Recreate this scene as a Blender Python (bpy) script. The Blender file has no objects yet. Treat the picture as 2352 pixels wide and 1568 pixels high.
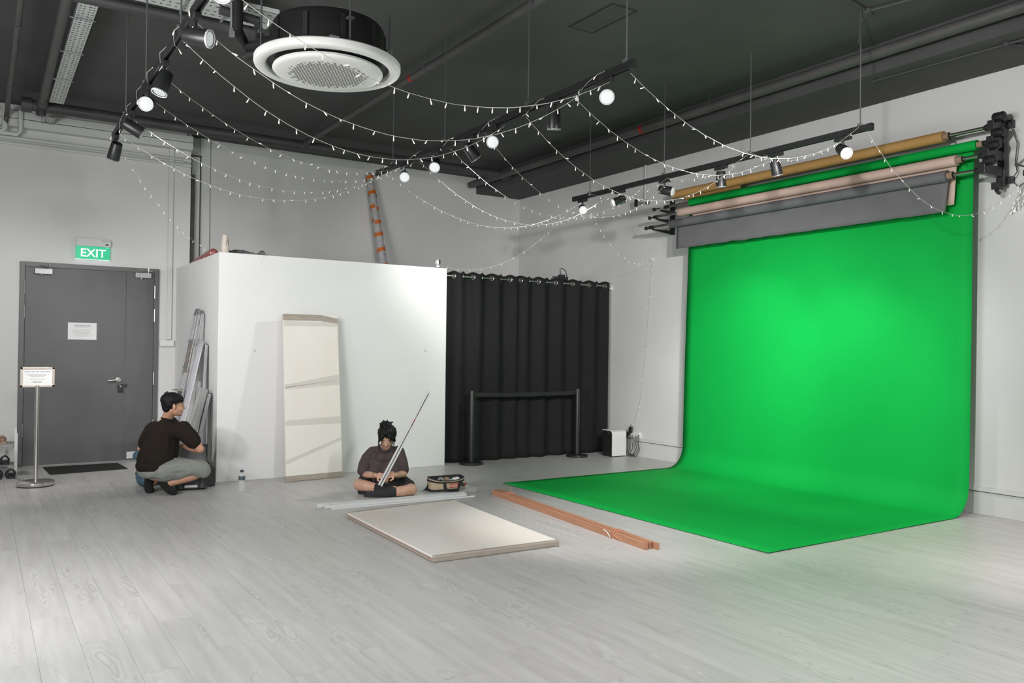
import bpy, bmesh, math, random
from mathutils import Vector, Matrix, noise
random.seed(7)
PI = math.pi
SC = bpy.context.scene
COL = SC.collection
V = Vector

# ------------------------------------------------------------------ camera
F_PX = 1888.3
YAW, PITCH, ROLL = math.radians(32.995), math.radians(0.638), math.radians(0.639)
EYE = V((0, 0, 1.435))
fwd = V((math.sin(YAW)*math.cos(PITCH), math.cos(YAW)*math.cos(PITCH), math.sin(PITCH)))
rgt = V((math.cos(YAW), -math.sin(YAW), 0)); upv = rgt.cross(fwd)
rg2 = rgt*math.cos(ROLL) + upv*math.sin(ROLL); up2 = upv*math.cos(ROLL) - rgt*math.sin(ROLL)
cam = bpy.data.objects.new('camera', bpy.data.cameras.new('camera')); COL.objects.link(cam)
cam.matrix_world = Matrix.Translation(EYE) @ Matrix((rg2, up2, -fwd)).transposed().to_4x4()
cam.data.sensor_width = 36.0; cam.data.lens = F_PX/2352*36
cam.data.clip_start = 0.05; cam.data.clip_end = 60
SC.camera = cam

# ------------------------------------------------------------------ world, light, exposure
w = bpy.data.worlds.new('world'); SC.world = w; w.use_nodes = True
w.node_tree.nodes['Background'].inputs[0].default_value = (.02, .02, .02, 1)
SC.view_settings.view_transform = 'Standard'; SC.view_settings.look = 'None'
SC.view_settings.exposure = 0.0; SC.view_settings.gamma = 1.0; SC.view_settings.use_curve_mapping = False
SC.cycles.max_bounces = 8; SC.cycles.diffuse_bounces = 5; SC.cycles.caustics_reflective = False; SC.cycles.caustics_refractive = False
SC.cycles.sample_clamp_indirect = 4

def spot(loc, aim, power, cone=70, blend=.7, size=.05, col=(1, .972, .955)):
    l = bpy.data.lights.new('spot_light', 'SPOT'); l.energy = power; l.color = col
    l.spot_size = math.radians(cone); l.spot_blend = blend; l.shadow_soft_size = size
    o = bpy.data.objects.new('spot_light', l); COL.objects.link(o)
    o.location = loc; o.rotation_euler = (V(aim)-V(loc)).to_track_quat('-Z', 'Y').to_euler()
    return o
# unseen spots added out of view, two for the floor pools, rest as fill
spot((.97, 2.2, 3.15), (.15, 6.1, 0), 420, 38, .9, .08)
spot((.97, .2, 3.15), (-.4, 11.2, .9), 230, 50, .9, .06)
spot((3.48, 1.3, 3.15), (3.9, 3.4, 0), 310, 100, .9, .06)
spot((3.48, .6, 3.15), (5.4, 11.4, 2.6), 250, 70, .9, .06)
spot((3.48, 1.6, 3.15), (7.6, 8.6, 1.2), 1150, 45, .9, .06)
spot((3.48, 2.8, 3.15), (7.45, 5.35, 1.1), 540, 46, 1.0, .06)
spot((3.48, 2.8, 3.15), (7.6, 4.7, 2.5), 290, 85, .9, .06)
spot((.97, 3.0, 3.15), (7.45, 6.7, 1.6), 330, 24, 1.0, .06)
spot((6.02, 1.6, 3.15), (6.4, 2.9, 0), 330, 58, .95, .06, (1, .93, .87))
spot((6.02, .6, 3.15), (4.8, 2.2, 0), 90, 90, .9, .06)
spot((-1.5, 6.6, 3.15), (2.14, 10.1, 1.5), 430, 48, .9, .06)
def area(loc, aim, power, sx, sy):  # unseen soft fill panels, added behind and left of the camera
    l = bpy.data.lights.new('fill_light', 'AREA'); l.shape = 'RECTANGLE'; l.size = sx; l.size_y = sy; l.energy = power
    o = bpy.data.objects.new('fill_light', l); COL.objects.link(o)
    o.location = loc; o.rotation_euler = (V(aim)-V(loc)).to_track_quat('-Z', 'Y').to_euler()
area((2.5, -2.2, 2.0), (3.6, 10, 1.8), 70, 6.0, 2.2)
area((-1.9, 4.0, 2.2), (6.0, 7.0, 1.6), 300, 3.0, 1.6)

# ------------------------------------------------------------------ pixel helpers (a pixel meets a real plane)
def ray(px, py): return rg2*((px-1176)/F_PX) - up2*((py-784)/F_PX) + fwd
def at(px, py, d): return EYE + ray(px, py)*d                 # at a depth along the view axis
def on(px, py, ax, val):
    r = ray(px, py); return EYE + r*((val-EYE[ax])/r[ax])
def cdir(r, u, f): return (rg2*r + up2*u + fwd*f).normalized()

# ------------------------------------------------------------------ materials
def lin(c): c = c/255; return c/12.92 if c <= .04045 else ((c+.055)/1.055)**2.4
def rgb(r, g, b): return (lin(r), lin(g), lin(b), 1)
def mat(name, col, rough=.6, metal=0, spec=.5, var=0, scale=8, bump=0, bscale=60, stretch=None, emit=None, estr=0, alpha=1, trans=0, coat=0, col2=None):
    m = bpy.data.materials.new(name); m.use_nodes = True
    nt = m.node_tree; N = nt.nodes; L = nt.links; b = N['Principled BSDF']
    b.inputs['Base Color'].default_value = col; b.inputs['Roughness'].default_value = rough
    b.inputs['Metallic'].default_value = metal; b.inputs['Specular IOR Level'].default_value = spec
    if coat: b.inputs['Coat Weight'].default_value = coat
    if trans: b.inputs['Transmission Weight'].default_value = trans
    if alpha < 1: b.inputs['Alpha'].default_value = alpha
    if emit: b.inputs['Emission Color'].default_value = emit; b.inputs['Emission Strength'].default_value = estr
    if var or bump or col2:
        tc = N.new('ShaderNodeTexCoord'); mp = N.new('ShaderNodeMapping'); L.new(tc.outputs['Object'], mp.inputs[0])
        if stretch: mp.inputs['Scale'].default_value = stretch
    if var or col2:
        n = N.new('ShaderNodeTexNoise'); n.inputs['Scale'].default_value = scale; n.inputs['Detail'].default_value = 5
        L.new(mp.outputs[0], n.inputs['Vector'])
        mx = N.new('ShaderNodeMix'); mx.data_type = 'RGBA'
        if col2:
            a, c = col, col2
        else:
            a = tuple(x*(1-var) for x in col[:3])+(1,); c = tuple(min(1, x*(1+var)) for x in col[:3])+(1,)
        mx.inputs[6].default_value = a; mx.inputs[7].default_value = c
        mr = N.new('ShaderNodeMapRange'); mr.inputs[1].default_value = .3; mr.inputs[2].default_value = .7
        L.new(n.outputs['Fac'], mr.inputs[0]); L.new(mr.outputs[0], mx.inputs[0]); L.new(mx.outputs[2], b.inputs['Base Color'])
    if bump:
        n2 = N.new('ShaderNodeTexNoise'); n2.inputs['Scale'].default_value = bscale; n2.inputs['Detail'].default_value = 4
        L.new(mp.outputs[0], n2.inputs['Vector'])
        bp = N.new('ShaderNodeBump'); bp.inputs['Strength'].default_value = bump; bp.inputs['Distance'].default_value = .004
        L.new(n2.outputs['Fac'], bp.inputs['Height']); L.new(bp.outputs[0], b.inputs['Normal'])
    return m

M = {}
M['wall'] = mat('white_wall_paint', (.61, .612, .605, 1), .75, var=.035, scale=1.1, bump=.15, bscale=25)
M['partition'] = mat('bright_white_paint', (.70, .702, .70, 1), .6, var=.015, scale=2, bump=.05)
M['ceil'] = mat('charcoal_ceiling_paint', (.066, .067, .067, 1), .7, var=.12, scale=1.6, bump=.3, bscale=12)
M['beam'] = mat('charcoal_beam_paint', (.058, .058, .059, 1), .75, var=.12, scale=2.5, bump=.3, bscale=14)
M['trunk'] = mat('white_trunking', (.58, .595, .58, 1), .55, var=.02)
M['gap'] = mat('dark_gap', (.03, .03, .03, 1), .8)
M['door'] = mat('grey_door_paint', (.088, .093, .093, 1), .5, var=.08, scale=3, bump=.08)
M['doorframe'] = mat('grey_frame_paint', (.10, .105, .105, 1), .45, var=.05)
M['black'] = mat('black_plastic', (.014, .0145, .015, 1), .45, var=.15)
M['blackmetal'] = mat('black_powder_coat', (.016, .0165, .017, 1), .38, var=.1, bump=.05)
M['curtain'] = mat('black_curtain_fabric', (.0135, .014, .0145, 1), .85, var=.15, scale=30, bump=.3, bscale=400, spec=.2)
M['steel'] = mat('galvanised_steel', (.42, .44, .43, 1), .35, metal=.9, var=.1, scale=20)
M['rod'] = mat('dull_threaded_rod', (.10, .11, .105, 1), .5, metal=.3, var=.1)
M['chrome'] = mat('brushed_chrome', (.62, .60, .58, 1), .22, metal=1, var=.04, stretch=(1, 1, 30))
M['alu'] = mat('aluminium', (.36, .37, .38, 1), .5, metal=.7, var=.08, scale=14)
M['whiteplastic'] = mat('white_plastic', (.66, .67, .66, 1), .4, var=.01)
M['acwhite'] = mat('air_con_white', (.74, .75, .72, 1), .45, var=.015, bump=.02)
M['grey'] = mat('grey_plastic', (.25, .26, .26, 1), .5, var=.05)
M['darkgrey'] = mat('dark_grey_plastic', (.05, .052, .055, 1), .5, var=.1)
M['tray'] = mat('white_cable_tray', (.52, .54, .53, 1), .5, var=.06, scale=6)
M['hole'] = mat('dark_hole', (.012, .012, .012, 1), .9)
M['lens_on'] = mat('lit_lens', (.12, .12, .12, 1), .5, emit=(.97, 1, 1, 1), estr=.80)
M['bulb_on'] = mat('lit_lamp_core', (.8, .8, .8, 1), .3, emit=(.97, 1, 1, 1), estr=.8)
M['lens_side'] = mat('lit_lens_at_an_angle', (.3, .3, .3, 1), .3, emit=(.9, .95, 1, 1), estr=.40)
M['fairy_wire'] = mat('clear_white_wire', (.46, .46, .43, 1), .3, spec=.5, emit=(.9, .95, .9, 1), estr=.03)
M['fairy'] = mat('fairy_bulb', (.5, .48, .46, 1), .3, emit=(1, .93, .88, 1), estr=.62)
M['paper_green'] = mat('chroma_green_paper', (.003, .34, .052, 1), .7, spec=.12, var=.05, scale=1.2, bump=.12, bscale=2.2)
M['paper_brown'] = mat('ochre_paper', (.43, .25, .082, 1), .7, var=.04)
M['paper_pink'] = mat('pale_pink_paper', (.56, .42, .35, 1), .7, var=.03)
M['paper_grey'] = mat('slate_grey_paper', (.128, .128, .136, 1), .75, var=.06, scale=4)
M['core'] = mat('cardboard_core', (.28, .19, .13, 1), .8, var=.1)
M['birch'] = mat('pale_plywood', (.80, .778, .75, 1), .6, scale=1.1, stretch=(2, .8, .8), col2=(.77, .70, .635, 1))
M['ply_edge'] = mat('plywood_edge', (.40, .32, .26, 1), .6, var=.2, scale=20, stretch=(1, 1, 14), coat=.3)
M['kraft'] = mat('kraft_edge_strip', (.34, .29, .24, 1), .5, var=.15, stretch=(1, 8, 8), coat=.4)
M['film'] = mat('clear_stretch_film', (.8, .8, .8, 1), .12, alpha=.07, spec=.5, bump=.6, bscale=30)
M['film_band'] = mat('bunched_stretch_film', (.70, .67, .63, 1), .2, alpha=.15, spec=.8, bump=.8, bscale=60, stretch=(1, 1, 12))
M['redwood'] = mat('reddish_timber', (.44, .215, .125, 1), .55, var=.12, scale=8, stretch=(9, .7, 9), bump=.1)
M['twine'] = mat('pink_twine', (.62, .25, .17, 1), .6)
M['profile'] = mat('white_aluminium_profile', (.64, .65, .655, 1), .4, metal=.0, var=.02)
M['skin'] = mat('skin', (.50, .27, .18, 1), .5, spec=.4, var=.06, scale=14)
M['skin_w'] = mat('light_skin', (.56, .33, .235, 1), .5, spec=.4, var=.06, scale=14)
M['hair'] = mat('black_hair', (.006, .006, .0065, 1), .5, spec=.22, bump=.9, bscale=120, stretch=(1, 1, .25))
M['shirt_m'] = mat('dark_brown_cotton', (.019, .0145, .0115, 1), .9, spec=.15, var=.12, scale=60, bump=.3, bscale=300)
M['shirt_w'] = mat('washed_plum_grey_cotton', (.078, .062, .060, 1), .9, spec=.15, var=.1, scale=25, bump=.3, bscale=300)
M['shorts_m'] = mat('sage_grey_cotton', (.235, .245, .225, 1), .9, spec=.15, var=.06, scale=20, bump=.3, bscale=250)
M['shorts_w'] = mat('black_nylon_shorts', (.0075, .0075, .008, 1), .7, var=.2, scale=20)
M['sock_m'] = mat('black_sock_knit', (.006, .006, .006, 1), .95, bump=.4, bscale=400)
M['sock_w'] = mat('charcoal_sock_knit', (.026, .027, .029, 1), .95, var=.15, scale=60, bump=.5, bscale=300)
M['eye'] = mat('dark_eye', (.012, .009, .008, 1), .2)
M['eyewhite'] = mat('eye_white', (.6, .58, .55, 1), .3)
M['lips'] = mat('lips', (.34, .12, .10, 1), .5)
M['canvas'] = mat('beige_canvas', (.45, .35, .25, 1), .85, var=.05, scale=20, bump=.3, bscale=200)
M['webbing'] = mat('black_webbing', (.012, .012, .013, 1), .8, bump=.4, bscale=300)
M['red'] = mat('red_label', (.42, .02, .018, 1), .6)
M['lettering'] = mat('cream_lettering', (.66, .55, .45, 1), .6)
M['ink'] = mat('dark_ink', (.06, .06, .06, 1), .7)
M['paper'] = mat('white_paper', (.66, .67, .67, 1), .5)
M['exit_green'] = mat('exit_sign_green', (.0, .22, .11, 1), .4, emit=(.0, .62, .28, 1), estr=.62)
M['exit_white'] = mat('exit_letters', (.7, .75, .75, 1), .4, emit=(.85, 1, .97, 1), estr=.45)
M['orange'] = mat('orange_tape', (.55, .13, .015, 1), .5)
M['bubble'] = mat('bubble_wrap', (.42, .41, .42, 1), .25, var=.15, scale=20, bump=1, bscale=80)
M['ceramic'] = mat('speckled_cream_ceramic', (.52, .46, .41, 1), .45, var=.08, scale=60)
M['glaze'] = mat('dark_brown_glaze', (.06, .03, .02, 1), .4)
M['sheeting'] = mat('grey_plastic_sheeting', (.12, .125, .13, 1), .25, var=.4, scale=12, bump=1, bscale=20)
M['redcloth'] = mat('faded_red_plastic_sack', (.27, .075, .08, 1), .4, var=.2)
M['denim'] = mat('teal_blue_fabric', (.045, .095, .13, 1), .8, var=.35, scale=18, bump=.6, bscale=30)
M['foam'] = mat('grey_egg_foam', (.13, .135, .14, 1), .7, var=.25, scale=40, bump=1, bscale=60)
M['rubber'] = mat('rubber_mat', (.012, .012, .011, 1), .85, var=.2, scale=80, bump=.5, bscale=200)
M['tan'] = mat('tan_suede', (.36, .235, .18, 1), .8, var=.08)
M['shoeblack'] = mat('black_leather', (.006, .006, .006, 1), .5)
M['bottle'] = mat('clear_pet', (.85, .88, .88, 1), .06, alpha=.14, spec=.9)
M['label'] = mat('teal_bottle_label', (.06, .09, .10, 1), .4)
M['cap'] = mat('dark_teal_cap', (.012, .03, .045, 1), .4)
M['velcro'] = mat('teal_sachet', (.25, .38, .40, 1), .5)
M['brass'] = mat('dull_brass', (.25, .19, .09, 1), .4, metal=.7)

def plank_mat():
    m = bpy.data.materials.new('pale_grey_oak_plank'); m.use_nodes = True
    nt = m.node_tree; N = nt.nodes; L = nt.links; b = N['Principled BSDF']
    g = N.new('ShaderNodeNewGeometry'); oi = N.new('ShaderNodeObjectInfo')
    cm = N.new('ShaderNodeVectorMath'); cm.operation = 'SCALE'; cm.inputs[0].default_value = (37, 91, 53)
    L.new(oi.outputs['Random'], cm.inputs['Scale'])
    ad = N.new('ShaderNodeVectorMath'); ad.operation = 'ADD'; L.new(g.outputs['Position'], ad.inputs[0]); L.new(cm.outputs[0], ad.inputs[1])
    mp = N.new('ShaderNodeMapping'); mp.inputs['Scale'].default_value = (12, .8, 1); L.new(ad.outputs[0], mp.inputs[0])
    n1 = N.new('ShaderNodeTexNoise'); n1.inputs['Scale'].default_value = 1.6; n1.inputs['Detail'].default_value = 7; n1.inputs['Roughness'].default_value = .62
    L.new(mp.outputs[0], n1.inputs['Vector'])
    # cathedral grain: rings of a stretched low noise
    mp2 = N.new('ShaderNodeMapping'); mp2.inputs['Scale'].default_value = (5.5, 1.1, 1); L.new(ad.outputs[0], mp2.inputs[0])
    n2 = N.new('ShaderNodeTexNoise'); n2.inputs['Scale'].default_value = 1.1; n2.inputs['Detail'].default_value = 2.0; L.new(mp2.outputs[0], n2.inputs['Vector'])
    mu = N.new('ShaderNodeMath'); mu.operation = 'MULTIPLY'; mu.inputs[1].default_value = 120; L.new(n2.outputs['Fac'], mu.inputs[0])
    sn = N.new('ShaderNodeMath'); sn.operation = 'SINE'; L.new(mu.outputs[0], sn.inputs[0])
    msk = N.new('ShaderNodeMapRange'); msk.inputs[1].default_value = .55; msk.inputs[2].default_value = .68; L.new(n2.outputs['Fac'], msk.inputs[0])
    ms = N.new('ShaderNodeMath'); ms.operation = 'MULTIPLY'; L.new(sn.outputs[0], ms.inputs[0]); L.new(msk.outputs[0], ms.inputs[1])
    ms2 = N.new('ShaderNodeMath'); ms2.operation = 'MULTIPLY_ADD'; ms2.inputs[1].default_value = .2; L.new(ms.outputs[0], ms2.inputs[0]); L.new(n1.outputs['Fac'], ms2.inputs[2])
    r2 = N.new('ShaderNodeMath'); r2.operation = 'MULTIPLY_ADD'; r2.inputs[1].default_value = .05; L.new(oi.outputs['Random'], r2.inputs[0]); L.new(ms2.outputs[0], r2.inputs[2])
    cr = N.new('ShaderNodeValToRGB'); e = cr.color_ramp.elements
    e[0].position = .2; e[0].color = (.37, .362, .35, 1); e[1].position = .8; e[1].color = (.54, .535, .525, 1)
    el = cr.color_ramp.elements.new(.5); el.color = (.465, .458, .448, 1)
    L.new(r2.outputs[0], cr.inputs[0]); L.new(cr.outputs[0], b.inputs['Base Color'])
    b.inputs['Roughness'].default_value = .36; b.inputs['Specular IOR Level'].default_value = .42
    bp = N.new('ShaderNodeBump'); bp.inputs['Strength'].default_value = .06; bp.inputs['Distance'].default_value = .002
    L.new(ms2.outputs[0], bp.inputs['Height']); L.new(bp.outputs[0], b.inputs['Normal'])
    return m
M['plank'] = plank_mat()

# ------------------------------------------------------------------ mesh builder
class MB:
    def __init__(s): s.bm = bmesh.new()
    def box(s, x0, x1, y0, y1, z0, z1):
        x0, x1 = min(x0, x1), max(x0, x1); y0, y1 = min(y0, y1), max(y0, y1); z0, z1 = min(z0, z1), max(z0, z1)
        v = [s.bm.verts.new((x, y, z)) for z in (z0, z1) for y in (y0, y1) for x in (x0, x1)]
        for f in ((0, 2, 3, 1), (4, 5, 7, 6), (0, 1, 5, 4), (2, 6, 7, 3), (0, 4, 6, 2), (1, 3, 7, 5)): s.bm.faces.new([v[i] for i in f])
        return s
    def obox(s, c, ax, h):
        """box at centre c, three unit axes ax, half sizes h"""
        c = V(c); v = [s.bm.verts.new(c+ax[0]*h[0]*i+ax[1]*h[1]*j+ax[2]*h[2]*k) for k in (-1, 1) for j in (-1, 1) for i in (-1, 1)]
        for f in ((0, 2, 3, 1), (4, 5, 7, 6), (0, 1, 5, 4), (2, 6, 7, 3), (0, 4, 6, 2), (1, 3, 7, 5)): s.bm.faces.new([v[i] for i in f])
        return s
    def beam(s, a, b, wx, wz, upd=V((0, 0, 1))):
        a = V(a); b = V(b); d = (b-a).normalized(); sd = d.cross(upd).normalized(); u = sd.cross(d)
        return s.obox((a+b)/2, (d, sd, u), ((b-a).length/2, wx/2, wz/2))
    def tube(s, pts, r, seg=8, caps=True):
        pts = [V(p) for p in pts]; rings = []; n = len(pts); prev = None
        for i, p in enumerate(pts):
            d = (pts[min(i+1, n-1)]-pts[max(i-1, 0)]).normalized()
            if prev is None: a = d.orthogonal().normalized()
            else: a = (prev-d*prev.dot(d)).normalized()
            prev = a; b = d.cross(a); rr = r[i] if isinstance(r, (list, tuple)) else r
            rings.append([s.bm.verts.new(p+(a*math.cos(t)+b*math.sin(t))*rr) for t in [2*PI*k/seg for k in range(seg)]])
        for i in range(n-1):
            for k in range(seg): s.bm.faces.new((rings[i][k], rings[i][(k+1) % seg], rings[i+1][(k+1) % seg], rings[i+1][k]))
        if caps: s.bm.faces.new(rings[0][::-1]); s.bm.faces.new(rings[-1])
        return s
    def lathe(s, prof, c, axis=V((0, 0, 1)), seg=32, close=False):
        """prof: list of (radius, height) along axis from c"""
        axis = V(axis).normalized(); a = axis.orthogonal().normalized(); b = axis.cross(a); c = V(c); rings = []
        for r, h in prof:
            if r <= 1e-6: rings.append([s.bm.verts.new(c+axis*h)])
            else: rings.append([s.bm.verts.new(c+axis*h+(a*math.cos(t)+b*math.sin(t))*r) for t in [2*PI*k/seg for k in range(seg)]])
        if close: rings.append(rings[0])
        for p, q in zip(rings, rings[1:]):
            for k in range(seg):
                k2 = (k+1) % seg
                if len(p) == 1 and len(q) == 1: continue
                if len(p) == 1: s.bm.faces.new((p[0], q[k2], q[k]))
                elif len(q) == 1: s.bm.faces.new((p[k], p[k2], q[0]))
                else: s.bm.faces.new((p[k], p[k2], q[k2], q[k]))
        return s
    def torus(s, c, axis, R, r, seg=24, rs=8):
        return s.lathe([(R+r*math.cos(2*PI*k/rs), r*math.sin(2*PI*k/rs)) for k in range(rs)], c, axis, seg, close=True)
    def ball(s, c, r, rot=None, seg=2):
        if not isinstance(r, (tuple, list)): r = (r, r, r)
        mt = Matrix.Translation(V(c)) @ (rot.to_4x4() if rot else Matrix()) @ Matrix.Diagonal((r[0], r[1], r[2], 1))
        bmesh.ops.create_icosphere(s.bm, subdivisions=seg, radius=1, matrix=mt); return s
    def cap(s, p0, r0, p1, r1, seg=2):
        b2 = bmesh.new()
        for p, r in ((V(p0), r0), (V(p1), r1)):
            bmesh.ops.create_icosphere(b2, subdivisions=seg, radius=r, matrix=Matrix.Translation(p))
        res = bmesh.ops.convex_hull(b2, input=b2.verts)
        bmesh.ops.delete(b2, geom=[g for g in res['geom_interior'] if isinstance(g, bmesh.types.BMVert)], context='VERTS')
        me = bpy.data.meshes.new('t'); b2.to_mesh(me); b2.free(); s.bm.from_mesh(me); bpy.data.meshes.remove(me); return s
    def prism(s, poly, a, b):
        """polygon points (3D) swept from offset a to offset b (vectors)"""
        p0 = [s.bm.verts.new(V(p)+V(a)) for p in poly]; p1 = [s.bm.verts.new(V(p)+V(b)) for p in poly]; n = len(poly)
        s.bm.faces.new(p0[::-1]); s.bm.faces.new(p1)
        for k in range(n): s.bm.faces.new((p0[k], p0[(k+1) % n], p1[(k+1) % n], p1[k]))
        return s
    def grid(s, fn, nu, nv, thick=0):
        """fn(u,v)->point ; sheet, optionally given thickness later"""
        g = [[s.bm.verts.new(fn(i/nu, j/nv)) for i in range(nu+1)] for j in range(nv+1)]
        for j in range(nv):
            for i in range(nu): s.bm.faces.new((g[j][i], g[j][i+1], g[j+1][i+1], g[j+1][i]))
        if thick:
            s.bm.normal_update(); bmesh.ops.solidify(s.bm, geom=s.bm.faces[:], thickness=thick)
        return s
    def text(s, txt, origin, xd, yd, size, ext=.001, align='CENTER', bold=0):
        cu = bpy.data.curves.new('t', 'FONT'); cu.body = txt; cu.size = size; cu.extrude = ext; cu.align_x = align; cu.offset = bold; cu.resolution_u = 3
        o = bpy.data.objects.new('t', cu); COL.objects.link(o); bpy.context.view_layer.update()
        me = bpy.data.meshes.new_from_object(o.evaluated_get(bpy.context.evaluated_depsgraph_get()))
        xd = V(xd).normalized(); yd = V(yd).normalized(); zd = xd.cross(yd)
        me.transform(Matrix.Translation(V(origin)) @ Matrix((xd, yd, zd)).transposed().to_4x4())
        s.bm.from_mesh(me); bpy.data.meshes.remove(me); bpy.data.objects.remove(o); bpy.data.curves.remove(cu); return s
    def build(s, name, m, parent=None, smooth=False, bevel=0, auto=40, fixn=True):
        if fixn: bmesh.ops.recalc_face_normals(s.bm, faces=s.bm.faces[:])
        me = bpy.data.meshes.new(name); s.bm.to_mesh(me); s.bm.free()
        return link(name, me, m, parent, smooth, bevel, auto)

def wloc(o):
    l = V((0, 0, 0))
    while o: l = l + o.location; o = o.parent
    return l
def link(name, me, m, parent=None, smooth=False, bevel=0, auto=40):
    me.materials.append(m if not isinstance(m, str) else M[m])
    xs = [v.co for v in me.vertices]
    lo = V([min(c[i] for c in xs) for i in range(3)]); hi = V([max(c[i] for c in xs) for i in range(3)])
    base = V(((lo.x+hi.x)/2, (lo.y+hi.y)/2, lo.z))
    me.transform(Matrix.Translation(-base))
    o = bpy.data.objects.new(name, me); COL.objects.link(o)
    if parent: o.parent = parent; o.location = base-wloc(parent)
    else: o.location = base
    if smooth:
        me.polygons.foreach_set('use_smooth', [True]*len(me.polygons))
        if auto:
            try: me.set_sharp_from_angle(angle=math.radians(auto))
            except Exception: pass
    if bevel:
        b = o.modifiers.new('bevel', 'BEVEL'); b.width = bevel; b.segments = 2; b.limit_method = 'ANGLE'
    return o
def tag(o, label, cat, group=None, kind=None):
    o['label'] = label; o['category'] = cat
    if group: o['group'] = group
    if kind: o['kind'] = kind
    return o
def thing(name, label, cat, loc, group=None):
    o = bpy.data.objects.new(name, None); COL.objects.link(o); o.location = loc; o.empty_display_size = .1
    return tag(o, label, cat, group)
def struct(o, label=None):
    o['kind'] = 'structure'
    if label: o['label'] = label
    return o
def organic(name, fn, m, parent, voxel=.006, smooth=4, wr=0, wscale=9, wst=(1, 1, 1), wdir=None):
    """shapes added by fn(MB) are fused into one continuous surface"""
    mb = MB(); fn(mb); me = bpy.data.meshes.new('t'); mb.bm.to_mesh(me); mb.bm.free()
    o = bpy.data.objects.new('t', me); COL.objects.link(o)
    r = o.modifiers.new('r', 'REMESH'); r.mode = 'VOXEL'; r.voxel_size = voxel
    sm = o.modifiers.new('s', 'SMOOTH'); sm.factor = .5; sm.iterations = smooth
    me2 = bpy.data.meshes.new_from_object(o.evaluated_get(bpy.context.evaluated_depsgraph_get()))
    bpy.data.objects.remove(o); bpy.data.meshes.remove(me); me2.name = name
    if wr:
        nn = [v.normal.copy() for v in me2.vertices]
        for v, n in zip(me2.vertices, nn):
            c = v.co; q = V((c.x*wst[0], c.y*wst[1], c.z*wst[2]))*wscale
            d = noise.noise(q) + .5*noise.noise(q*2.3+V((5, 5, 5)))
            rid = 1-abs(noise.noise(q*.8+V((9, 2, 4))))*2
            v.co = c + n*wr*(d*.7+rid*.5)
    return link(name, me2, m, parent, True, 0, 0)

X, Y, Z = V((1, 0, 0)), V((0, 1, 0)), V((0, 0, 1))
exec_order = []

# ================================================================== STRUCTURE
CEIL = 4.25; WX = 7.65; BY = 11.6; DY = 11.3
floor = struct(MB().box(-2.2, WX+.1, -3, BY+.1, -.10, -.006).build('floor', mat('plank_joint', (.16, .155, .15, 1), .8)))
PW, PL = .185, 1.22
def in_view(x, y):
    d = V((x, y, -1.435)); f = d.dot(fwd)
    if f < .3: return False
    px = 1176+F_PX*d.dot(rg2)/f; py = 784-F_PX*d.dot(up2)/f
    return -20 < px < 2372 and py < 1590
me = bpy.data.meshes.new('plank'); mb = MB(); mb.box(-PW/2+.0005, PW/2-.0005, -PL/2+.0005, PL/2-.0005, -.006, 0); mb.bm.to_mesh(me); mb.bm.free(); me.materials.append(M['plank'])
rest = MB(); cnt = 0
nrow = int((WX+2.2)/PW)+1
for i in range(nrow):
    xc = WX-PW/2-i*PW; off = (i*.437 % 1)*PL
    y = -3+off-PL/2
    while y < BY:
        y0, y1 = max(y, -3), min(y+PL, BY)
        if y1-y0 > .05:
            vis = any(in_view(px, py) for px in (xc-PW/2, xc, xc+PW/2) for py in (y0, (y0+y1)/2, y1))
            hid = (xc-PW/2 > 2.15 and xc+PW/2 < 4.88 and y0 > 9.1) or (xc > 2.2 and y0 > 9.2) or (xc > 4.85 and xc < 7.2 and y0 > 4.05 and y1 < 7.4) or y0 > 11.25 or (xc < 2.15 and y1 > 11.25 and y0 > 11)
            if vis and not hid and cnt < 300:
                o = bpy.data.objects.new('plank', me); COL.objects.link(o); o.parent = floor
                o.location = V((xc, (y0+y1)/2, 0))-floor.location; o.scale = (1, (y1-y0)/PL, 1); cnt += 1
            else: rest.box(xc-PW/2+.0005, xc+PW/2-.0005, y0+.0005, y1-.0005, -.006, 0)
        y += PL
print('planks', cnt)
r = rest.build('plank', 'plank', floor); r['kind'] = 'stuff'

c = struct(MB().box(-2.3, WX+.1, -3.1, BY+.1, CEIL, CEIL+.1).build('ceiling', 'ceil'))
struct(MB().box(WX, WX+.1, -3, BY+.1, 0, CEIL).build('wall_right', 'wall'))
struct(MB().box(-2.2, 2.30, DY, DY+.12, 0, CEIL).build('wall_back', 'wall'))
struct(MB().box(2.30, WX, BY, BY+.1, 0, CEIL).build('wall_storage', 'wall'))
struct(MB().box(2.18, 2.30, DY+.12, BY+.1, 0, CEIL).build('wall_return', 'wall'))
struct(MB().box(-2.3, -2.2, -3, DY+.1, 0, CEIL).build('wall_left', 'wall'))
struct(MB().box(-2.3, WX+.1, -3.1, -3, 0, CEIL).build('wall_front', 'wall'))
struct(MB().box(6.80, WX, -3, BY, 3.99, CEIL).build('trim_1', 'beam'), 'charcoal painted ceiling beam running along the right wall')
# white storage box whose front is the white partition
pt = struct(MB().box(2.14, 4.89, 9.04, DY, 0, 2.452).build('wall_partition', 'partition', bevel=.004), 'white boxed-out partition wall with flat top')
for mx, mz in ((2.52, 1.405), (4.60, 1.425)):
    MB().ball((mx, 9.038, mz), (.016, .004, .013), None, 2).ball((mx+.012, 9.037, mz-.006), (.012, .004, .009), None, 2).build('paint_scuff', 'trunk', pt, smooth=True)
# skirting trunking along the right wall
struct(MB().box(WX-.014, WX, -3, 9.2, 0, .205).build('baseboard_right', 'trunk', bevel=.003))
struct(MB().box(WX-.032, WX, -3, 8.62, .212, .25).build('trim_2', 'trunk', bevel=.003), 'slim white cable trunking above the skirting of the right wall')
struct(MB().box(WX-.008, WX, -3, 8.6, .205, .212).build('trim_3', 'gap'), 'dark joint line above the skirting')
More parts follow.
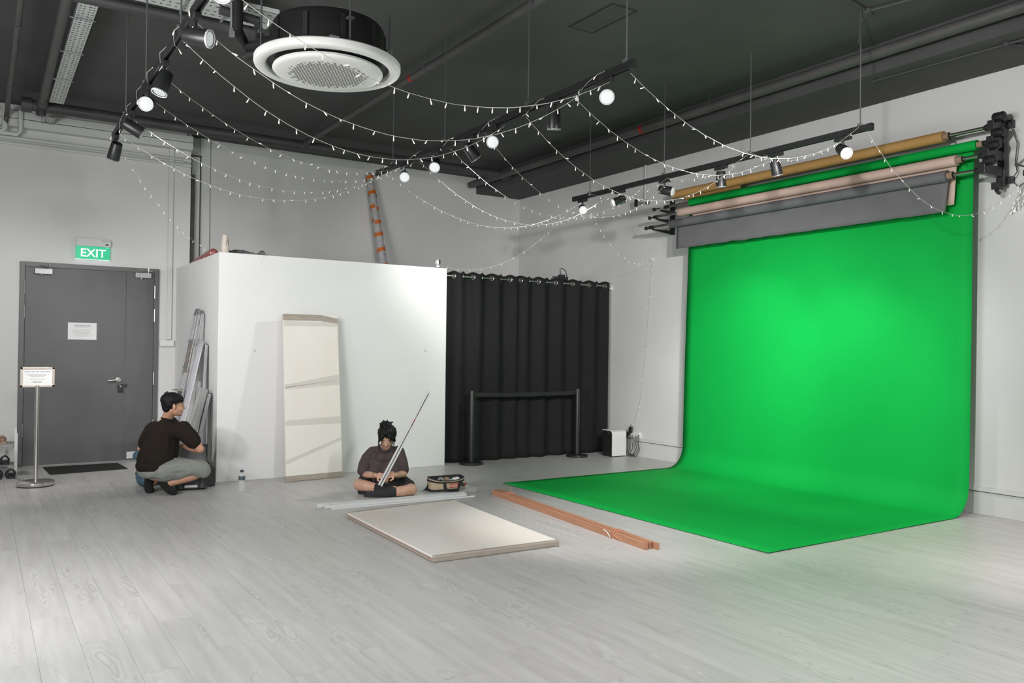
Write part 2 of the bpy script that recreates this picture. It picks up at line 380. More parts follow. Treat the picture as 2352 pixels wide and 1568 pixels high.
# big white trunking high on the door wall
t = struct(MB().box(-2.2, 2.30, DY-.12, DY, 3.985, 4.075).box(-2.2, 2.30, DY-.12, DY, 4.082, 4.165).build('trim_4', 'trunk', bevel=.003), 'wide white cable trunking across the top of the door wall')
MB().box(-2.2, 2.295, DY-.112, DY-.01, 4.073, 4.084).build('joint_line', 'gap', t)
struct(MB().box(-2.2, 2.24, DY-.06, DY, 4.165, CEIL).build('trim_5', 'wall'), 'white strip of beam between trunking and ceiling')
p = struct(MB().tube([(-2.2, DY-.03, 3.865), (2.24, DY-.03, 3.865), (2.27, DY+.0, 3.865)], .022).tube([(-2.2, DY-.03, 3.80), (2.24, DY-.03, 3.80), (2.27, DY+.0, 3.80)], .022).build('trim_6', 'trunk', smooth=True), 'pair of white conduits running along the door wall')
mb = MB()
for z in (3.865, 3.80): mb.tube([(2.20, DY-.03, z), (2.25, DY-.03, z), (2.29, DY-.02, z-.005)], .03)
mb.build('elbow', 'trunk', p, smooth=True)
struct(MB().box(2.03, 2.085, DY-.03, DY, 1.53, 4.2).build('trim_7', 'trunk', bevel=.003), 'narrow upright white conduit down to the switch')
# recess beside the end of the door wall
struct(MB().tube([(2.345, 11.45, 2.0), (2.345, 11.45, 3.72)], .038, 12).build('trim_8', mat('grey_riser_pipe', (.085, .088, .085, 1), .5, var=.3), smooth=True), 'grey upright riser pipe in the recess past the door wall')
struct(MB().box(2.36, 2.46, 11.52, BY, 1.9, 3.98).build('trim_9', 'trunk', bevel=.003), 'tall narrow white service panel in the recess')
struct(MB().box(2.462, 2.475, 11.53, BY, 1.9, 4.0).box(2.33, 2.475, 11.51, 11.53, 3.98, 4.0).build('trim_10', 'darkgrey'), 'thin dark frame line of the service panel')
struct(MB().box(2.475, 2.60, 11.56, BY, 1.9, CEIL).build('trim_11', 'trunk', bevel=.003), 'shallow white pilaster in the recess')
# conduits at the top left
struct(MB().tube([(.22, DY-.16, 4.2), (.22, DY-.16, 3.93), (.18, DY-.16, 3.90), (-.6, DY-.16, 3.90)], .03).tube([(.375, DY-.16, 4.16), (.375, DY-.16, 3.93), (.34, DY-.16, 3.885), (.0, DY-.16, 3.885)], .026).build('trim_12', 'trunk', smooth=True), 'white bent conduits below the ceiling at far left')
struct(MB().tube([(7.62, 8.43, 4.0), (7.62, 8.43, 3.52)], .014).build('trim_13', 'trunk', smooth=True), 'thin grey conduit dropping from the beam on the right wall')

# ---- door
dr = struct(MB().box(.40, .455, DY-.03, DY+.02, 0, 2.425).box(1.875, 1.93, DY-.03, DY+.02, 0, 2.425).box(.455, 1.875, DY-.03, DY+.02, 2.37, 2.425).build('door_1', 'doorframe', bevel=.004), 'grey steel double door frame')
MB().box(.458, 1.545, DY-.02, DY+.01, .012, 2.366).build('door_leaf', 'door', dr, bevel=.002)
MB().box(1.551, 1.872, DY-.02, DY+.01, .012, 2.366).build('door_leaf', 'door', dr, bevel=.002)
for x in (.45, 1.88):
    for z0 in ((2.05, 1.75, .95, .35)):
        MB().tube([(x, DY-.035, z0), (x, DY-.035, z0+.16)], .009).build('hinge', 'steel', dr, smooth=True)
for x0, x1, z in ((.55, .735, 2.30), (1.645, 1.83, 2.315)):
    cl = MB().box(x0, x1, DY-.075, DY-.02, z-.015, z+.05).build('door_closer', 'alu', dr, bevel=.004)
    xm = (x0+x1)/2
    MB().beam((xm+.02, DY-.055, z+.055), (xm+.09, DY-.12, z+.065), .02, .006).beam((xm+.09, DY-.12, z+.068), (xm-.05, DY-.03, z+.09), .018, .006).tube([(xm+.06, DY-.07, z+.05), (xm+.06, DY-.07, z+.11)], .008).build('closer_arm', 'steel', cl)
    MB().tube([(xm-.02, DY-.05, z-.03), (xm-.02, DY-.05, z-.01)], .012).build('adjuster', 'alu', cl, smooth=True)
h = MB().torus((1.475, DY-.03, 1.02), Y, .026, .006).lathe([(0, -.012), (.02, -.012), (.02, 0)], (1.475, DY-.02, 1.02), Y, 20).build('door_handle', 'chrome', dr, smooth=True)
MB().tube([(1.475, DY-.02, 1.02), (1.475, DY-.06, 1.02), (1.465, DY-.07, 1.018), (1.35, DY-.07, 1.012)], .009).build('lever', 'chrome', h, smooth=True)
lk = MB().box(1.465, 1.525, DY-.055, DY-.02, .865, .965).build('smart_lock', 'black', dr, bevel=.006)
MB().beam((1.485, DY-.058, .955), (1.505, DY-.058, .925), .007, .004, Y).build('lock_mark', 'whiteplastic', lk)
MB().box(1.545, 1.565, DY-.05, DY-.02, .93, .96).build('strike', 'black', dr, bevel=.003)
MB().box(1.58, 1.70, DY-.026, DY-.02, .03, .115).build('vent_plate', 'paper', dr)
nt_ = MB().box(.91, 1.22, DY-.023, DY-.0205, 1.512, 1.716).build('notice', 'paper', dr)
def dashes(mb, x0, x1, z, y, h=.004, seed=1):
    random.seed(seed); x = x0
    while x < x1-.006:
        l = random.uniform(.008, .024); l = min(l, x1-x); mb.box(x, x+l, y-.0006, y, z-h/2, z+h/2); x += l+.005
mb = MB(); dashes(mb, .985, 1.155, 1.688, DY-.0232, .008, 3)
for i, (a, b) in enumerate(((.965, 1.17), (.99, 1.14), (.96, 1.17), (.95, 1.16), (.97, 1.15), (.98, 1.15), (.96, 1.17), (1.0, 1.12))):
    dashes(mb, a, b, (1.672, 1.66, 1.636, 1.618, 1.602, 1.588, 1.57, 1.556)[i], DY-.0232, .003, i)
mb.build('printed_lines', 'ink', nt_)
MB().box(.902, 1.228, DY-.0255, DY-.0245, 1.505, 1.722).build('plastic_sleeve', 'film', nt_)

# ---- ceiling hatch
HP = [(4.265, 5.70, 0), (4.485, 5.66, 0), (4.49, 5.225, 0), (4.26, 5.12, 0)]
hp = MB()
hp.box(4.27, 4.50, 5.13, 5.69, CEIL-.004, CEIL+.001)
hh = struct(hp.build('trim_14', 'beam'), 'painted-over access hatch in the ceiling')
mb = MB()
for a, b in (((4.255, 5.12), (4.515, 5.12)), ((4.515, 5.12), (4.515, 5.70)), ((4.515, 5.70), (4.255, 5.70)), ((4.255, 5.70), (4.255, 5.12))): mb.beam((a[0], a[1], CEIL-.002), (b[0], b[1], CEIL-.002), .012, .006)
mb.build('hatch_joint', 'gap', hh)

# ================================================================== PIPES AND CABLE TRAYS
def pipe(name, pts, r, m, label, red=None, hang=(), seg=12):
    o = thing(name, label, 'pipe', V(pts[0])*1.0)
    MB().tube(pts, r, seg).build('pipe_run', m, o, smooth=True)
    if red: MB().tube([V(red)-Y*.022, V(red)+Y*.022], r+.002, 12).build('red_band', 'redband', o, smooth=True)['label'] = 'red band'
    for hx in hang:
        hx = V(hx); MB().torus(hx, Y if abs(V(pts[1]).y-V(pts[0]).y) > abs(V(pts[1]).x-V(pts[0]).x) else X, r+.004, .004, 14, 6).tube([hx+Z*(r+.004), (hx.x, hx.y, CEIL)], .004, 6).build('hanger', 'rod', o, smooth=True)
    return o
M['redband'] = mat('red_paint_band', (.35, .012, .01, 1), .5)
M['pipe'] = mat('charcoal_pipe_paint', (.05, .05, .051, 1), .5, var=.25, scale=3)
M['pipe2'] = mat('charcoal_pipe_worn', (.066, .064, .064, 1), .5, var=.2, scale=3)
pipe('sprinkler_pipe', [(3.55, -2.8, 4.12), (3.55, 10.5, 4.12)], .034, 'pipe2', 'charcoal sprinkler pipe with a red band beside the round air conditioner', (3.55, 7.35, 4.12), [(3.55, 7.0, 4.12), (3.55, 7.75, 4.12), (3.55, 9.9, 4.12), (3.55, 4.2, 4.12)])
pipe('sprinkler_pipe', [(6.60, -2.8, 4.09), (6.60, 11.45, 4.09)], .052, 'pipe2', 'thicker charcoal pipe with a red band along the right-hand beam', (6.60, 7.36, 4.09), [(6.60, 6.3, 4.09), (6.60, 11.1, 4.09), (6.60, 8.8, 4.09)])
o = pipe('main_pipe', [(.36, 10.56, 4.10), (6.79, 10.56, 4.10)], .062, 'pipe', 'thick dark main pipe crossing below the ceiling above the door', None, [(1.2, 10.56, 4.1), (3.2, 10.56, 4.1), (5.2, 10.56, 4.1)])
MB().tube([(.36, 10.56, 4.10), (.46, 10.56, 4.10)], .082, 14).build('end_cap', 'pipe', o, smooth=True)
mb = MB().tube([(3.55, 10.38, 4.12), (3.55, 10.64, 4.11)], .045, 12).ball((3.55, 10.56, 4.10), .075)
mb.build('pipe_joint', 'pipe', o, smooth=True)
o = pipe('branch_pipe', [(.50, 2.0, 4.10), (.55, 10.5, 4.10)], .042, 'pipe2', 'dark branch pipe running between the thin pipe and the cable tray at left')
MB().tube([(.55, 10.3, 4.10), (.55, 10.62, 4.10)], .056, 12).tube([(.55, 10.56, 4.1), (.55, 10.56, 4.0)], .05, 12).build('tee_joint', 'pipe', o, smooth=True)
pipe('thin_pipe', [(.235, 2.0, 4.11), (.235, 10.9, 4.11), (.235, 11.1, 4.09), (.225, 11.14, 4.0)], .026, 'pipe2', 'thin dark pipe nearest the left edge of the ceiling', None, [(.235, 8.0, 4.11), (.235, 9.9, 4.11)])
pipe('branch_pipe', [(.52, 7.12, 4.12), (1.95, 7.0, 4.10)], .042, 'pipe', 'dark cross pipe passing behind the left lighting track')
# air conditioner pipework
o = pipe('insulated_pipe', [(1.62, 6.40, 4.2), (1.62, 6.40, 3.86), (1.74, 6.55, 3.80), (1.95, 6.15, 3.80), (2.0, 6.0, 3.82)], .045, 'black', 'black lagged pipes bending down to the round air conditioner')
MB().tube([(1.5, 6.44, 4.0), (1.78, 6.44, 3.98), (1.86, 6.62, 3.93), (1.80, 6.56, 3.78), (1.72, 6.6, 3.72)], .036, 10).build('lagged_pipe', 'pipe', o, smooth=True)
MB().tube([(1.58, 6.4, 4.1), (1.58, 6.4, 3.84)], .012).box(1.565, 1.60, 6.38, 6.42, 3.80, 3.86).build('hanger', 'alu', o)
# ceiling conduits
o = tag(MB().tube([(6.03, 4.03, CEIL-.02), (5.2, 3.9, CEIL-.02), (4.5, 3.5, CEIL-.02)], .012).tube([(6.03, 4.03, CEIL-.02), (6.3, 2.9, CEIL-.02), (6.4, 2.0, CEIL-.02)], .012).lathe([(0, 0), (.035, 0), (.035, .04), (0, .04)], (6.03, 4.03, CEIL-.045), Z, 14).tube([(6.03, 4.03, CEIL-.04), (5.98, 4.06, CEIL-.12), (5.95, 4.05, CEIL-.3)], .005).build('junction_box', 'beam', smooth=True), 'round ceiling junction box with thin conduits above the right lighting track', 'junction box')
o = tag(MB().tube([(7.0, 3.42, 3.978), (7.0, 2.4, 3.978)], .011).tube([(7.0, 3.42, 3.978), (6.95, 4.6, 3.978)], .008).tube([(7.0, 3.42, 3.978), (7.6, 3.15, 3.978)], .011).lathe([(0, 0), (.03, 0), (.03, .03), (0, .03)], (7.0, 3.42, 3.958), Z, 14).build('junction_box', 'beam', smooth=True), 'small junction box with conduits under the right-hand beam', 'junction box')
# cable trays
def tray(x0, x1, y0, y1, z, along, label):
    o = thing('cable_tray', label, 'cable tray', ((x0+x1)/2, (y0+y1)/2, z))
    mb = MB().box(x0, x1, y0, y1, z, z+.003)
    if along == 'y': mb.box(x0, x0+.003, y0, y1, z, z+.04).box(x1-.003, x1, y0, y1, z, z+.04)
    else: mb.box(x0, x1, y0, y0+.003, z, z+.04).box(x0, x1, y1-.003, y1, z, z+.04)
    mb.build('tray_bed', 'tray', o)
    hb = MB(); L0, L1 = (y0, y1) if along == 'y' else (x0, x1); W0, W1 = (x0, x1) if along == 'y' else (y0, y1)
    n = int((L1-L0)/.055); W = W1-W0
    for k in range(n):
        l = L0+.03+k*.055
        for j, fr in enumerate((.16, .36, .64, .84)):
            c = W0+W*fr; slot = (j+k) % 2
            a, b = ((W*.075, .005) if slot else (W*.03, .008))
            if along == 'y': hb.box(c-a, c+a, l-b, l+b, z-.0012, z-.0002)
            else: hb.box(l-a*.6, l+a*.6, c-b, c+b, z-.0012, z-.0002)
    q = hb.build('slots', 'hole', o); q['kind'] = 'stuff'
    hb = MB(); n = max(2, int((L1-L0)/.9))
    for k in range(n):
        l = L0+.35+k*(L1-L0-.4)/n
        if along == 'y':
            a = [(x0-.03, l, CEIL), (x0-.03, l, z-.012), (x1+.01, l, z-.012)]
        else: a = [(l, y0-.03, CEIL), (l, y0-.03, z-.012), (l, y1+.03, z-.012), (l, y1+.03, CEIL)]
        h = MB(); [h.beam(p, q_, .014, .006, X if along == 'y' and p[2] != q_[2] else Z) if p[2] == q_[2] else h.tube([p, q_], .004, 6) for p, q_ in zip(a, a[1:])]
        h.build('tray_hanger', 'alu', o)
    return o
tray(.608, .752, 7.12, 10.27, 4.09, 'y', 'long narrow perforated white cable tray at upper left')
tray(.62, .72, 10.9, 11.15, 4.075, 'y', 'short stub of white cable tray below the main pipe')
tray(.95, 1.975, 6.50, 6.86, 4.09, 'x', 'wide perforated white cable tray behind the round air conditioner')

# ================================================================== ROUND AIR CONDITIONER
ac = thing('air_conditioner', 'large round white cassette air conditioner hanging from the ceiling', 'air conditioner', (1.93, 5.26, 3.28))
ax_, ay_ = 1.93, 5.26; zb = 3.285
MB().lathe([(.34, .05), (.365, .055), (.368, .26), (.35, .29), (0, .29)], (ax_, ay_, zb), Z, 48).build('drum', mat('drum_black', (.006, .006, .006, 1), .6), ac, smooth=True)
for k in range(10):
    a = k*PI/5+.2; MB().beam((ax_+.372*math.cos(a), ay_+.372*math.sin(a), zb+.06), (ax_+.372*math.cos(a), ay_+.372*math.sin(a), zb+.25), .03, .012, V((math.cos(a), math.sin(a), 0))).build('drum_rib', 'black', ac)
MB().lathe([(.400, .030), (.405, .006), (.414, 0), (.466, .004), (.474, .010), (.478, .02), (.478, .048), (.470, .056), (.36, .058), (.36, .05), (.395, .045)], (ax_, ay_, zb), Z, 72, close=True).build('outer_ring', 'acwhite', ac, smooth=True)
MB().lathe([(.398, .028), (.38, .045), (.33, .040), (.25, .03), (0, .03)], (ax_, ay_, zb), Z, 60).box(ax_-.05, ax_+.03, ay_-.392, ay_-.375, zb+.022, zb+.036).build('air_outlet', 'darkgrey', ac, smooth=True)
pn = MB().lathe([(0, -.030), (.27, -.030), (.33, -.026), (.352, -.020), (.360, -.010), (.355, .004), (.30, .02), (0, .02)], (ax_, ay_, zb), Z, 72).build('centre_panel', 'acwhite', ac, smooth=True)
mb = MB(); s_ = .0225; rr = s_*.40
for i in range(-14, 15):
    for j in range(-16, 17):
        x = i*s_+(j % 2)*s_/2; y = j*s_*.87
        for up_ in (0, 1):
            cx, cy = x+up_*s_/2, y+(s_*.29 if up_ else 0)
            d = math.hypot(cx, cy)
            if d > .262 or (d > .225 and (i*7+j*3) % 2): continue
            a0 = PI/2 if up_ else -PI/2
            pts = [(ax_+cx+rr*math.cos(a0+2*PI*k/3), ay_+cy+rr*math.sin(a0+2*PI*k/3), zb-.0312) for k in range(3)]
            mb.prism(pts, (0, 0, 0), (0, 0, .002))
q = mb.build('grille_slots', mat('grille_slot', (.16, .16, .15, 1), .8), pn); q['kind'] = 'stuff'
for dx, dy in ((-.42, .1), (.42, -.05), (.05, .42), (-.02, -.43)):
    MB().tube([(ax_+dx, ay_+dy, CEIL), (ax_+dx, ay_+dy, zb+.05)], .006, 6).box(ax_+dx-.02, ax_+dx+.02, ay_+dy-.02, ay_+dy+.02, zb+.2, zb+.212).build('hanger_rod', 'rod', ac)
MB().box(ax_-.14, ax_-.08, ay_-.41, ay_-.38, zb+.055, zb+.085).build('fixing_bracket', 'alu', ac)

# ================================================================== LIGHTING TRACKS
TZ = 3.27
def track(x, y0, y1, rods, label):
    o = thing('lighting_track', label, 'lighting track', (x, (y0+y1)/2, TZ), 'ceiling lighting tracks')
    mb = MB().box(x-.018, x+.018, y0, y1, TZ-.005, TZ+.03).box(x-.018, x-.010, y0, y1, TZ-.02, TZ-.004).box(x+.010, x+.018, y0, y1, TZ-.02, TZ-.004)
    mb.build('rail', 'blackmetal', o)
    MB().box(x-.020, x+.020, y0-.012, y0+.03, TZ-.023, TZ+.033).build('end_cap', 'black', o)
    MB().box(x-.020, x+.020, y1-.03, y1+.012, TZ-.023, TZ+.033).build('end_cap', 'black', o)
    for ry in rods:
        q = MB().tube([(x, ry, CEIL), (x, ry, TZ+.03)], .0055, 6).build('suspension_rod', 'rod', o, smooth=True)
        MB().box(x-.022, x+.022, ry-.014, ry+.014, TZ+.028, TZ+.05).build('clamp', 'steel', q)
    return o
track(.97, -.2, 7.93, (7.25, 6.3, 5.1, 3.5), 'left black lighting track hung on thin rods, nearest the door')
track(3.48, 3.98, 7.98, (7.6, 6.5, 5.17, 4.04), 'middle black lighting track hung on thin rods, wound with fairy lights')
track(6.02, 3.98, 7.93, (7.62, 6.37, 5.22, 4.08), 'right black lighting track hung on thin rods beside the paper rolls')

def lamp(x, y, d, state, label, power=0, cone=70, aim=None, r=.05, ln=.15):
    """state: on / side / off"""
    o = thing('track_spotlight', label, 'spotlight', (x, y, TZ-.06), 'track spotlights')
    d = V(d).normalized(); pv = V((x, y, TZ-.135))
    MB().box(x-.019, x+.019, y-.075, y+.075, TZ-.055, TZ-.022).build('adapter', 'black', o, bevel=.003)
    MB().tube([(x, y, TZ-.05), (x, y, TZ-.10)], .010, 10).ball((x, y, TZ-.10), .014).build('stem', 'blackmetal', o, smooth=True)
    back = pv-d*ln*.4; front = pv+d*ln*.6
    h = MB().lathe([(0, 0), (r*.80, 0), (r*.86, .004), (r, ln*.9), (r, ln), (r*.86, ln), (r*.80, ln*.82), (0, ln*.80)], back, d, 28).build('lamp_head', 'blackmetal', o, smooth=True)
    MB().lathe([(r*.88, -.006), (r*1.0, -.006), (r*1.0, .003), (r*.93, .005), (r*.88, .003)], front, d, 32, close=True).build('front_ring', 'whiteplastic' if state != 'off' else 'grey', h, smooth=True)
    core = {'on': 'lens_on', 'side': 'lens_side', 'off': 'grey', 'lit': 'lens_side'}[state]
    if state == 'on':
        MB().lathe([(r*.88, -.002), (r*.7, .010), (r*.4, .018), (0, .021)], front, d, 28).build('lit_lens', core, h, smooth=True)
    else:
        MB().lathe([(r*.88, -.003), (0, -.003)], front, d, 28).build('lens', core, h, smooth=True)
        if state != 'off':
            mb = MB()
            for k in range(20):
                a = 2*PI*k/20; u = d.orthogonal().normalized(); v = d.cross(u)
                mb.ball(front+(u*math.cos(a)+v*math.sin(a))*r*.78-d*.001, r*.05, seg=1)
            mb.build('lens_teeth', 'darkgrey', h)
    if power:
        a = V(aim) if aim is not None else pv+d*3
        s = spot(front+d*.03, a, power, cone, .75, .045)
        s.parent = o; s.location = s.location-o.location
    return o
P0 = 120
lamp(.97, 4.04, cdir(.1, -.45, -1), 'on', 'lit spotlight at the top edge of the picture, on the left track', 14, 110)
lamp(.97, 4.72, cdir(1, -.20, -.14), 'side', 'spotlight on the left track pointing sideways with a white-rimmed lens')
lamp(.97, 5.62, cdir(-.22, -1, -.28), 'side', 'spotlight on the left track pointing down, white lens rim just visible', 20, 60)
lamp(.97, 6.20, cdir(.25, -.35, -1), 'on', 'lit spotlight on the left track above the exit sign', 14, 110)
lamp(.97, 6.95, cdir(.75, -.45, .45), 'off', 'black spotlight turned away at the far end of the left track, second from the end', 50, 110, (2.9, 9.3, 1.5))
lamp(.97, 7.82, cdir(-.4, -.8, .35), 'off', 'tapered black spotlight hanging from the very far end of the left track', 170, 85, (-.3, 11.2, .3), r=.052, ln=.15)
lamp(3.48, 4.25, cdir(.0, -.35, -1), 'on', 'brightest lit spotlight near the camera end of the middle track', 14, 120)
lamp(3.48, 4.83, cdir(0, -1, .2), 'off', 'black spotlight hanging straight down on the middle track', 255, 62, (4.6, 5.2, 0))
lamp(3.48, 5.68, cdir(0, -.35, -1), 'on', 'lit spotlight near the centre of the middle track', 12, 120)
lamp(3.48, 6.05, cdir(.6, -.8, .35), 'off', 'black spotlight turned away behind the glare on the middle track', 230, 52, (6.7, 11.5, 2.5))
lamp(3.48, 6.68, cdir(0, -.6, -.9), 'on', 'lit spotlight with a gleaming ring, second from the far end of the middle track', 10, 110)
lamp(3.48, 7.33, cdir(.15, -.35, -1), 'on', 'lit spotlight at the far end of the middle track', 14, 120)
lamp(6.02, 7.76, cdir(0, -.35, -1), 'on', 'lit spotlight at the far end of the right track', 14, 120)
lamp(6.02, 7.08, cdir(-1, -.4, -.25), 'side', 'black spotlight on the right track pointing left toward the curtain', 190, 85, (3.2, 9.0, 1.2))
lamp(6.02, 6.36, cdir(1, -.28, -.5), 'lit', 'spotlight on the right track with its white lens turned to the right', 8, 60, (7.45, 4.6, 1.6))
lamp(6.02, 5.58, cdir(.05, -1, .12), 'off', 'black spotlight hanging straight down at the middle of the right track', 95, 72, (7.45, 6.9, .5))
lamp(6.02, 4.93, cdir(.28, -1, .2), 'off', 'black spotlight tilted toward the green backdrop on the right track', 105, 72, (7.45, 5.25, .2))
lamp(6.02, 4.24, cdir(0, -.55, -1), 'on', 'lit spotlight nearest the camera on the right track', 14, 110)

# ================================================================== FAIRY LIGHTS
bulb_me = bpy.data.meshes.new('bulb'); mb = MB(); mb.lathe([(0, 0), (.0022, 0), (.0024, -.012), (.0036, -.014), (.0040, -.028), (.0034, -.033), (0, -.034)], (0, 0, 0), Z, 6); bmesh.ops.recalc_face_normals(mb.bm, faces=mb.bm.faces[:]); mb.bm.to_mesh(bulb_me); mb.bm.free()
bulb_me.materials.append(M['fairy']); bulb_me.polygons.foreach_set('use_smooth', [True]*len(bulb_me.polygons))
def fairy(pts, label, step=.11, wr=.0019, seed=0, jit=.5, bs=1.0):
    rnd = random.Random(seed); pts = [V(p) for p in pts]
    o = thing('fairy_lights', label, 'string lights', pts[0], 'fairy light strings')
    w_ = MB(); wob = [p+V((rnd.uniform(-1, 1), rnd.uniform(-1, 1), rnd.uniform(-1, 1)))*.0018 for p in pts]
    w_.tube(wob, wr, 5).build('wire', 'fairy_wire', o, smooth=True)
    acc = 0; nxt = step*.5; n = 0
    for a, b in zip(pts, pts[1:]):
        L = (b-a).length
        while acc+L > nxt and n < 120:
            p = a+(b-a)*((nxt-acc)/L)
            q = bpy.data.objects.new('bulb', bulb_me); COL.objects.link(q); q.parent = o; q.location = p-o.location
            ang = rnd.gauss(0, jit) if rnd.random() < .78 else rnd.uniform(1.8, 4.2)
            q.rotation_euler = (ang*.8, ang*rnd.choice((-1, 1)), rnd.uniform(0, 6.28)); q.scale = (bs,)*3
            nxt += step*rnd.uniform(.8, 1.25); n += 1
        acc += L
    return o
def sagc(A, B, s, n=34):
    A = V(A); B = V(B); out = []
    for i in range(n+1):
        t = i/n; p = A.lerp(B, t); p.z -= 4*s*t*(1-t); out.append(p)
    return out
ZS = 3.22
left = [(4.15, 4.2, .36), (4.72, 4.5, .48), (5.05, 5.5, .46), (5.75, 7.1, .31), (6.3, 7.55, .30), (7.0, 7.85, .34), (7.6, 7.95, .38)]
lab = ['nearest fairy light string, from the top edge across the air conditioner to the middle track', 'second nearest fairy light string between left and middle tracks', 'third fairy light string between left and middle tracks, crossing below the air conditioner',
       'fourth fairy light string between left and middle tracks', 'fifth fairy light string between left and middle tracks, drooping against the grey wall', 'sixth fairy light string between left and middle tracks', 'lowest fairy light string between left and middle tracks, drooping in front of the grey wall']
for i, (ya, yb, s) in enumerate(left): fairy(sagc((.97, ya, ZS), (3.48, yb, ZS), s), lab[i], seed=i, wr=.0019 if i < 3 else .0013, bs=1 if i < 3 else .78)
right = [(4.0, 4.25, .32), (4.6, 4.9, .34), (5.2, 5.4, .48), (5.8, 6.3, .52), (6.4, 6.7, .46), (7.0, 7.3, .46), (7.7, 7.8, .42)]
lab = ['nearest fairy light string between middle and right tracks', 'second fairy light string between middle and right tracks', 'third fairy light string between middle and right tracks', 'fourth fairy light string between middle and right tracks',
       'fifth fairy light string between middle and right tracks', 'sixth fairy light string between middle and right tracks', 'farthest fairy light string between middle and right tracks, drooping lowest over the curtain']
for i, (ya, yb, s) in enumerate(right): fairy(sagc((3.48, ya, ZS), (6.02, yb, ZS), s), lab[i], seed=20+i, wr=.0017 if i < 3 else .0013, bs=.9 if i < 3 else .72)
fairy(sagc((6.02, 4.0, ZS), (7.63, 3.55, 3.02), .50)[:], 'fairy light string drooping from the right track across the grey paper to the right wall', seed=40, wr=.0016, bs=.8)
fairy(sagc((6.02, 7.7, ZS), (7.63, 8.28, 2.69), .30) + [(7.635, 8.33, 2.4), (7.635, 8.36, 2.0), (7.635, 8.40, 1.5), (7.635, 8.47, 1.0), (7.635, 8.53, .7), (7.63, 8.62, .48), (7.62, 8.69, .37)], 'fairy light string hooked on the right wall and dropping to the power socket', seed=41, step=.13, wr=.0016, bs=.75)
fairy(sagc((6.02, 7.9, ZS), (4.87, 9.02, 2.47), .30), 'fairy light string drooping above the black curtain to the partition top', seed=42, step=.13, wr=.0013, bs=.75)
fairy(sagc((.97, 7.85, ZS), (2.12, 9.3, 2.47), .14) + sagc((2.13, 9.25, 2.465), (2.62, 9.03, 2.46), .07, 14)[1:] + [(2.60, 9.03, 2.40), (2.57, 9.03, 2.33)], 'fairy light string hanging from the left track down over the partition corner', seed=43, step=.13, wr=.0012, bs=.7)
def wound(x, y0, y1, label, seed, amp=.035, n=60):
    rnd = random.Random(seed); P = []
    for i in range(n+1):
        y = y0+(y1-y0)*i/n; a = i*.9
        P.append((x+amp*math.cos(a)*rnd.uniform(.7, 1.3), y, TZ+.005+amp*math.sin(a)*rnd.uniform(.7, 1.2)))
    fairy(P, label, seed=seed, step=.22, wr=.0016)
wound(.97, 4.0, 7.9, 'fairy light string wound around the left lighting track', 50)
wound(3.48, 4.0, 7.95, 'fairy light string wound around the middle lighting track', 51, .03, 40)
sw = sagc((6.0, 4.08, TZ+.02), (6.0, 5.2, TZ+.03), .16, 20)+sagc((6.0, 5.2, TZ+.03), (6.0, 6.3, TZ-.02), .10, 20)[1:]+sagc((6.0, 6.3, TZ-.02), (6.0, 7.6, TZ+.02), .12, 20)[1:]
fairy(sw, 'fairy light string swagged along the right lighting track', seed=52, step=.16, wr=.0013, bs=.75)
c_ = V((7.62, 3.52, 2.98)); P = []
rnd = random.Random(5)
for k in range(5):
    P += [(7.62, 3.50+k*.012, 3.03-k*.01), (7.61, 3.56+k*.01, 2.90), (7.60, 3.60+k*.015, 2.78-k*.01), (7.60, 3.68, 2.70), (7.61, 3.60, 2.74+k*.012), (7.62, 3.53, 2.86)]
fairy(P, 'tangled loops of fairy lights bunched on the right wall at the picture edge', seed=53, step=.12, wr=.0018)

# ================================================================== PAPER BACKDROPS
PX = 7.45
def green_sheet():
    mb = MB(); prof = [(PX-.035, 3.31), (PX, 3.27)]
    for k in range(1, 13): prof.append((PX, 3.27-k*(3.27-.28)/12))
    for k in range(1, 9):
        a = k/8*PI/2; prof.append((PX-.25+.25*math.cos(a), .28-.274*math.sin(a)))
    n = 14
    for k in range(1, n+1): prof.append((PX-.25-(PX-.25-4.77)*k/n, .006))
    nv = len(prof)-1; nu = 30
    def fn(u, v):
        i = min(nv, int(round(v*nv))); x, z = prof[i]
        t = min(1, max(0, (3.3-z)/3.0)); y0 = 3.915+.03*t; y1 = 7.42+.085*t
        y = y0+(y1-y0)*u
        if z > .3: x += .006*math.sin(u*9+z*1.5)*min(1, (3.3-z))
        elif x < 7.1:
            e = max(0, (5.0-x)/.25) if x < 5.0 else 0
            z += max(0, noise.noise(V((x*1.2, y*2.4, 0))))*.006 + (.005*max(0, noise.noise(V((y*5, 3, 1)))) if x < 4.8 else 0)
            if u < .04 or u > .97: z += .004*max(0, noise.noise(V((x*6, u*9, 0))))
        return V((x, y, z))
    mb.grid(fn, nu, nv); return mb
gp = thing('paper_backdrop', 'wide chroma green paper backdrop rolled down the wall and across the floor', 'backdrop', (6.2, 5.7, 0))
g = green_sheet().build('paper_sheet', 'paper_green', gp, smooth=True, auto=0, fixn=False)
sm = g.modifiers.new('thick', 'SOLIDIFY'); sm.thickness = .0012
rollspec = [('ochre', 'paper_brown', 7.42, 3.445, 4.17, 7.68, .052, (4.2, 7.45), .30, .02),
            ('pink', 'paper_pink', 7.33, 3.185, 4.00, 7.48, .049, (4.02, 7.30), 2.80, .03),
            ('grey', 'paper_grey', 7.27, 3.045, 4.05, 7.56, .052, (4.06, 7.50), 2.73, .03)]
